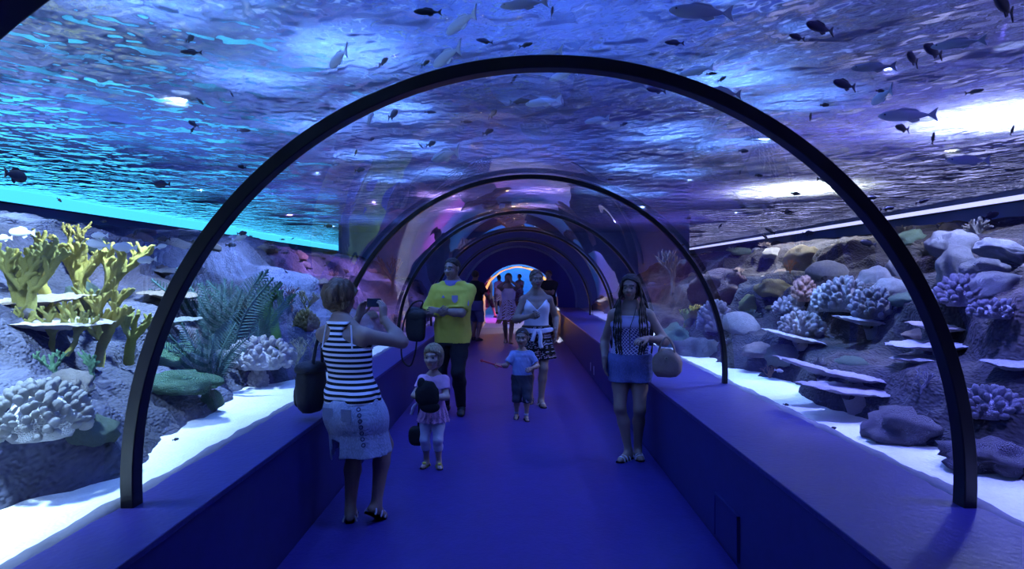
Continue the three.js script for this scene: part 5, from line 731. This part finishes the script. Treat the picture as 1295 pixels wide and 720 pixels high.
// 5. woman in white halter
const floralTex = (() => { reseed(61); const sp = []; for (let i = 0; i < 46; i++) sp.push([rnd(), rnd(), rr(0.03, 0.075), rnd()]); return patTex(128, (u, v) => { let c = [0.05, 0.035, 0.06]; for (const [x, y, r, k] of sp) { let dx = Math.abs(u - x), dy = Math.abs(v - y); dx = Math.min(dx, 1 - dx); dy = Math.min(dy, 1 - dy); if (Math.hypot(dx, dy) < r * (0.8 + 0.4 * Math.sin(Math.atan2(dy, dx) * 5))) c = k < 0.5 ? [0.72, 0.55, 0.66] : k < 0.8 ? [0.78, 0.76, 0.80] : [0.45, 0.22, 0.35]; } return c; }, 8); })();
{
  const F = person('woman in white halter top and dark flowered skirt, walking behind the small boy', [0.28, 0, -7.55], 0.06, { H: 1.68, female: true, skin: [0.30, 0.20, 0.15], head: { yaw: 0.18, pitch: 0.06 },
    armR: { wrist: [-0.10, 1.13, 0.25], elbow: [-1, -1, -0.3] }, armL: { wrist: [0.245, 0.92, 0.03], elbow: [0.4, 0, -1] }, handR: { dir: [0.6, 0.25, 0.6], palm: [0.5, 0.2, -0.8], curl: 0.7 }, handL: { dir: [0.02, -1, 0.1], palm: [-1, 0, 0], curl: 0.3 },
    legL: { ankle: [0.05, 0.075, 0.10], yaw: 0.15 }, legR: { ankle: [-0.07, 0.095, -0.10], yaw: -0.1, pitch: 0.2 }, hairColor: [0.20, 0.13, 0.07], hair: { thick: 0.010, rough: 0.5, cut: [-0.72, 0.69, -0.010], extra: [[[0, 0.05, -0.10], [0, -0.02, -0.14], 0.035, 0.02]], label: 'fair hair tied back' } });
  F.cloth('halter_top', [F.trunk, ...F.torso.slice(1)], 0.013, (x, y, z) => Math.max(0.95 - y, y - 1.435, Math.abs(x) - lerp(0.21, 0.075, smooth(1.22, 1.42, y)), -(Math.abs(x) * 1.1 + 1.20 - y) * (z > 0 ? 1 : 0) - (z > 0 ? 0 : 1), z < 0 ? y - 1.20 : -1), fabric([0.72, 0.72, 0.80]), 'white halter top with deep neckline', 0.0095, 0.004);
  F.skirt('skirt', 1.0, 0.585, [0.155, 0.125], [0.245, 0.205], fabric([1, 1, 1], { map: floralTex }), 'dark skirt with pale flower print', 0.018, 7);
  F.cloth('belt', [F.trunk], 0.022, (x, y, z) => Math.max(y - 1.005, 0.975 - y), std([0.05, 0.03, 0.03], 0.5), 'narrow dark belt', 0.009, 0);
  { const wm = fabric([0.70, 0.70, 0.80]); F.cloth('tied_jacket', [F.trunk, ...F.torso.slice(3, 5)], 0.034, (x, y, z) => Math.max(y - 0.97, 0.90 - y + 0.03 * Math.abs(x) * 4), wm, 'white jacket tied around the waist', 0.010, 0.012); F.add('jacket_sleeve', tube([[0.02, 0.945, 0.165], [0.035, 0.88, 0.195], [0.03, 0.80, 0.205], [0.045, 0.74, 0.21]], 0.026, 8, 16), wm); F.add('jacket_sleeve', tube([[-0.03, 0.945, 0.16], [-0.05, 0.88, 0.19], [-0.07, 0.82, 0.20]], 0.024, 8, 14), wm); F.add('jacket_knot', lump(2, (v) => V(v.x * 0.035, v.y * 0.028 + 0.94, v.z * 0.025 + 0.165)), wm); }
  F.sandals(std([0.12, 0.09, 0.08], 0.7), std([0.45, 0.40, 0.42], 0.5), 'light strappy sandal');
  const hq = F.handR.Q(0.075, 0, 0.022), hw = F.local(hq.x, hq.y, hq.z), p = thing('phone', 'dark phone in the bent hand of the woman in white halter top', 'phone', hw.toArray(), 0.5);
  mesh('case', new RoundedBoxGeometry(0.05, 0.095, 0.013, 3, 0.005).rotateX(-0.5), std([0.015, 0.015, 0.02], 0.3), p); mesh('screen', box(-0.021, 0.021, -0.04, 0.04, -0.0078, -0.0066).rotateX(-0.5), std([0.03, 0.04, 0.07], 0.15), p);
}
// 6. woman with long braids
const netTex = patTex(64, (u, v) => { const a = Math.abs(((u + v) % 1) - 0.5), b = Math.abs(((u - v + 1) % 1) - 0.5); return a < 0.11 || b < 0.11 ? [0.86, 0.84, 0.92] : [0.34, 0.28, 0.50]; }, 30);
{
  const F = person('woman with long dark braids in lattice-patterned top and denim mini shorts beside the broad ledge', [1.035, 0, -5.36], -0.22, { H: 1.61, female: true, girth: 1.06, skin: [0.27, 0.18, 0.14], lean: [0.02, -0.03], head: { yaw: -0.2, pitch: 0.08, off: [-0.01, 0.0] },
    armR: { wrist: [-0.235, 0.90, 0.06], elbow: [-0.3, 0, -1] }, armL: { wrist: [0.155, 1.13, 0.20], elbow: [1, -0.8, -0.4] }, handR: { dir: [0.03, -1, 0.1], palm: [1, 0, 0], curl: 0.35 }, handL: { dir: [-0.7, -0.1, 0.6], palm: [-0.1, -1, -0.1], curl: 0.4 },
    legL: { ankle: [0.07, 0.075, 0.0], yaw: 0.2 }, legR: { ankle: [-0.01, 0.075, 0.10], yaw: -0.55, knee: [-0.5, 0, 1] }, hairColor: [0.018, 0.013, 0.012], hair: { thick: 0.016, rough: 0.8, bob: 0.14, cut: [-0.72, 0.69, -0.010], label: 'dark hair parted in the middle' } });
  F.cloth('top', [F.trunk, ...F.torso.slice(1)], 0.014, (x, y, z) => Math.max(0.90 - y, y - 1.32, Math.abs(x - F.at(y)[0]) - lerp(0.21, 0.11, smooth(1.23, 1.32, y))), fabric([1, 1, 1], { map: netTex }), 'violet top with pale lattice pattern', 0.009, 0.004);
  F.cloth('top_yoke', [F.trunk, ...F.torso.slice(1)], 0.0175, (x, y, z) => Math.max(1.215 - y, y - 1.325, Math.abs(x - F.at(y)[0]) - lerp(0.21, 0.11, smooth(1.23, 1.32, y))), fabric([0.36, 0.32, 0.50]), 'plain lilac yoke', 0.009, 0.002);
  for (const s of [-1, 1]) F.add('shoulder_strap', tube([F.P(s * 0.09, 1.31, 0.108), F.P(s * 0.098, 1.37, 0.07), F.P(s * 0.10, 1.415, -0.005), F.P(s * 0.095, 1.36, -0.085)], 0.008, 6, 18), fabric([0.5, 0.46, 0.6]));
  F.cloth('shorts', [F.trunk, ...F.torso.slice(3, 5), ...F.legs.L.up, ...F.legs.R.up], 0.020, (x, y, z) => Math.max(y - 0.97, 0.71 - y), fabric([0.12, 0.15, 0.38], { map: denimTex }), 'short denim shorts', 0.010, 0.005, 0.05);
  // braids: twisted strands down the front and back on both sides
  reseed(88);
  for (const s of [-1, 1]) for (let k = 0; k < 6; k++) {
    const a = k / 5, h = F.headC, x0 = h.x + s * (0.078 - 0.012 * a), z0 = h.z + 0.05 - 0.11 * a, end = 0.98 + rr(-0.06, 0.12), x1 = F.P(s * (0.085 + 0.022 * k), 1.2, 0).x, front = k < 4, z1 = front ? 0.125 - 0.02 * k : -0.13, c = new THREE.CatmullRomCurve3([V(x0 * 1, h.y + 0.05, z0), V(x0 + s * 0.022, h.y - 0.07, z0 + 0.01), V(lerp(x0, x1, 0.6) + s * 0.01, 1.40, front ? 0.075 - 0.01 * k : -0.08), V(x1, 1.25, z1 + 0.02), V(x1 + s * 0.005, lerp(1.25, end, 0.6), z1 + (front ? 0.01 : 0)), V(x1 - s * 0.01, end, z1)]);
    const g = gridGeo(7, 90, (u, v) => { const p = c.getPointAt(v), t = c.getTangentAt(v), n = V(0, 0, 1).addScaledVector(t, -t.z).normalize(), b = t.clone().cross(n), r = 0.0125 * (1 + 0.28 * Math.sin(v * 90 * 0.55)) * (1 - 0.4 * v), an = u * Math.PI * 2; return p.addScaledVector(n, Math.cos(an) * r).addScaledVector(b, Math.sin(an) * r).toArray(); });
    F.add('braid', g, std([0.018, 0.013, 0.012], 0.55, { side: THREE.DoubleSide }));
  }
  F.add('pendant_cord', tube([F.P(0.05, 1.41, 0.05), F.P(0.03, 1.32, 0.13), F.P(0.0, 1.22, 0.168), F.P(0.0, 1.05, 0.135), F.P(0.0, 1.01, 0.13)], 0.004, 6, 30), std([0.02, 0.02, 0.02], 0.6), 'long dark neck cord');
  F.sandals(std([0.06, 0.05, 0.05], 0.7), std([0.62, 0.58, 0.66], 0.5), 'white strappy sandal', [[0.11, 0.042], [0.07, 0.045], [0.03, 0.048], [-0.035, 0.052]]);
  const el = F.J.elL.clone().lerp(F.J.wrL, 0.45), bw = F.local(el.x + 0.085, el.y - 0.175, el.z + 0.04), b = thing('handbag', 'tan slouchy handbag on the arm of the woman with braids', 'bag', bw.toArray(), -0.3), bm = std([0.30, 0.21, 0.16], 0.6, { bumpMap: grainTex, bumpScale: 0.004 });
  mesh('pouch', lump(4, (v) => V(Math.sign(v.x) * Math.abs(v.x) ** 0.7 * 0.130 * (1 - 0.45 * Math.max(0, v.y)), Math.sign(v.y) * Math.abs(v.y) ** 0.7 * 0.125 - 0.025, Math.sign(v.z) * Math.abs(v.z) ** 0.7 * 0.07).multiplyScalar(1 + 0.10 * noise(v.x * 2.2, v.y * 2.2, v.z * 2.2))), bm, b);
  for (const z of [-0.03, 0.03]) mesh('handle', tube([[-0.07, 0.05, z], [-0.05, 0.13, z], [0.0, 0.195, z * 0.5], [0.05, 0.13, z], [0.07, 0.05, z]], 0.009, 6, 24), bm, b);
  mesh('clasp', new THREE.TorusGeometry(0.012, 0.003, 6, 16).translate(0, 0.02, 0.072), std([0.5, 0.45, 0.3], 0.3, { metalness: 0.8 }), b);
}
// 7.. people further down the tunnel and in the hall
const far = (label, px, py, turn, o) => { const D = EYE * FOCAL / (py - 350); return person(label, [(px - 650) * D / FOCAL, 0, -D], turn, { lod: 1.7, ...o }); };
{
  const F = far('person in black T-shirt and blue knee shorts behind the man in yellow, seen from behind', 601, 431, Math.PI - 0.5, { H: 1.74, skin: [0.28, 0.18, 0.14], head: { yaw: 0.3 }, armR: { wrist: [-0.30, 1.0, 0.16], elbow: [-0.6, 0, -1] }, legL: { ankle: [0.10, 0.08, 0.08] }, legR: { ankle: [-0.10, 0.08, -0.05] }, hairColor: [0.03, 0.02, 0.02], hair: { thick: 0.012 } });
  F.cloth('shirt', [F.trunk, F.sleeve('L', 0.7, 0.006), F.sleeve('R', 0.7, 0.006)], 0.022, (x, y, z) => Math.max(0.84 - y, y - 1.47), fabric([0.010, 0.010, 0.014]), 'black T-shirt', 0.012, 0.006, 0.03);
  F.cloth('shorts', [F.trunk, ...F.legs.L.up, ...F.legs.L.low, ...F.legs.R.up, ...F.legs.R.low], 0.030, (x, y, z) => Math.max(y - 0.98, 0.46 - y), fabric([0.10, 0.13, 0.30]), 'blue knee shorts', 0.012, 0.006, 0.03); F.shoes(std([0.05, 0.05, 0.06], 0.6), 'dark shoe');
}
{
  const F = far('woman in pale sleeveless dress with olive hem band, hands raised to her face', 643, 434, 0.05, { H: 1.67, female: true, skin: [0.28, 0.19, 0.15], armL: { wrist: [0.06, 1.52, 0.20], elbow: [1, -0.8, 0.2] }, armR: { wrist: [-0.06, 1.52, 0.20], elbow: [-1, -0.8, 0.2] }, handL: { dir: [-0.3, 1, 0.1], palm: [-0.2, 0, -1], curl: 0.6 }, handR: { dir: [0.3, 1, 0.1], palm: [0.2, 0, -1], curl: 0.6 }, legL: { ankle: [0.05, 0.075, 0.08] }, legR: { ankle: [-0.06, 0.09, -0.08], pitch: 0.2 }, hairColor: [0.14, 0.09, 0.05], hair: { thick: 0.016, bob: 0.15 } });
  F.cloth('dress_bodice', [F.trunk, ...F.torso.slice(1)], 0.016, (x, y, z) => Math.max(1.06 - y, y - 1.34, Math.abs(x) - lerp(0.21, 0.10, smooth(1.22, 1.36, y))), fabric([0.74, 0.70, 0.82]), 'pale lilac bodice', 0.011, 0.004);
  F.skirt('dress_skirt', 1.10, 0.58, [0.140, 0.115], [0.285, 0.24], fabric([0.74, 0.70, 0.82]), 'pale lilac flared skirt', 0.022, 8); F.skirt('hem_band', 0.60, 0.48, [0.286, 0.242], [0.310, 0.262], fabric([0.22, 0.19, 0.08]), 'olive hem band', 0.022, 8);
  F.sandals(std([0.1, 0.08, 0.08], 0.7), std([0.3, 0.26, 0.26], 0.5), 'light sandal');
}
const simple = (label, px, py, turn, H, fem, top, low, o = {}) => {
  const F = far(label, px, py, turn, { H, female: fem, lod: 2.0, ...o });
  F.cloth('top', [F.trunk, ...F.torso.slice(1), F.sleeve('L', o.sl ?? 0.6, 0.004), F.sleeve('R', o.sl ?? 0.6, 0.004)], 0.02, (x, y, z) => Math.max(0.86 - y, y - F.B.sh - 0.05), fabric(top), undefined, 0.012, 0.005, 0.03);
  if (o.dress) F.skirt('skirt', 1.0, o.dress, [0.16, 0.135], [0.25, 0.22], fabric(low), undefined, 0.018, 7); else F.cloth('trousers', [F.trunk, ...F.legs.L.up, ...F.legs.L.low, ...F.legs.R.up, ...F.legs.R.low], 0.022, (x, y, z) => Math.max(y - 0.98, (o.hem ?? 0.10) - y), fabric(low), undefined, 0.013, 0.006, 0.03);
  F.shoes(std([0.04, 0.04, 0.05], 0.6)); return F;
};
simple('man in black clothes with folded arms behind the woman in white halter top', 694, 424, -0.5, 1.76, false, [0.012, 0.012, 0.018], [0.012, 0.012, 0.018], { skin: [0.30, 0.20, 0.15], armL: { wrist: [-0.05, 1.18, 0.22], elbow: [1, -0.8, 0] }, armR: { wrist: [0.03, 1.14, 0.22], elbow: [-1, -0.8, 0] }, hair: { thick: 0.01 } });
simple('person in white dress standing in the blue hall beyond the arch', 631, 397, Math.PI + 0.4, 1.66, true, [0.66, 0.66, 0.74], [0.62, 0.62, 0.72], { dress: 0.55, hairColor: [0.04, 0.03, 0.02], hair: { thick: 0.018, bob: 0.14 } });
simple('person in dark clothes striding across the blue hall', 618, 402, 1.2, 1.70, false, [0.02, 0.02, 0.03], [0.02, 0.02, 0.03], { legL: { ankle: [0.08, 0.08, 0.25] }, legR: { ankle: [-0.08, 0.12, -0.25], pitch: 0.4 }, hem: 0.4, hair: { thick: 0.01 } });
simple('person in white shirt and pale skirt by the far tank window', 657, 394, -0.6, 1.70, true, [0.64, 0.64, 0.72], [0.42, 0.42, 0.60], { dress: 0.45, armL: { wrist: [0.05, 1.2, 0.24], elbow: [1, -0.8, 0] }, hairColor: [0.22, 0.16, 0.08], hair: { thick: 0.014 } });
renderer.render(scene, camera);
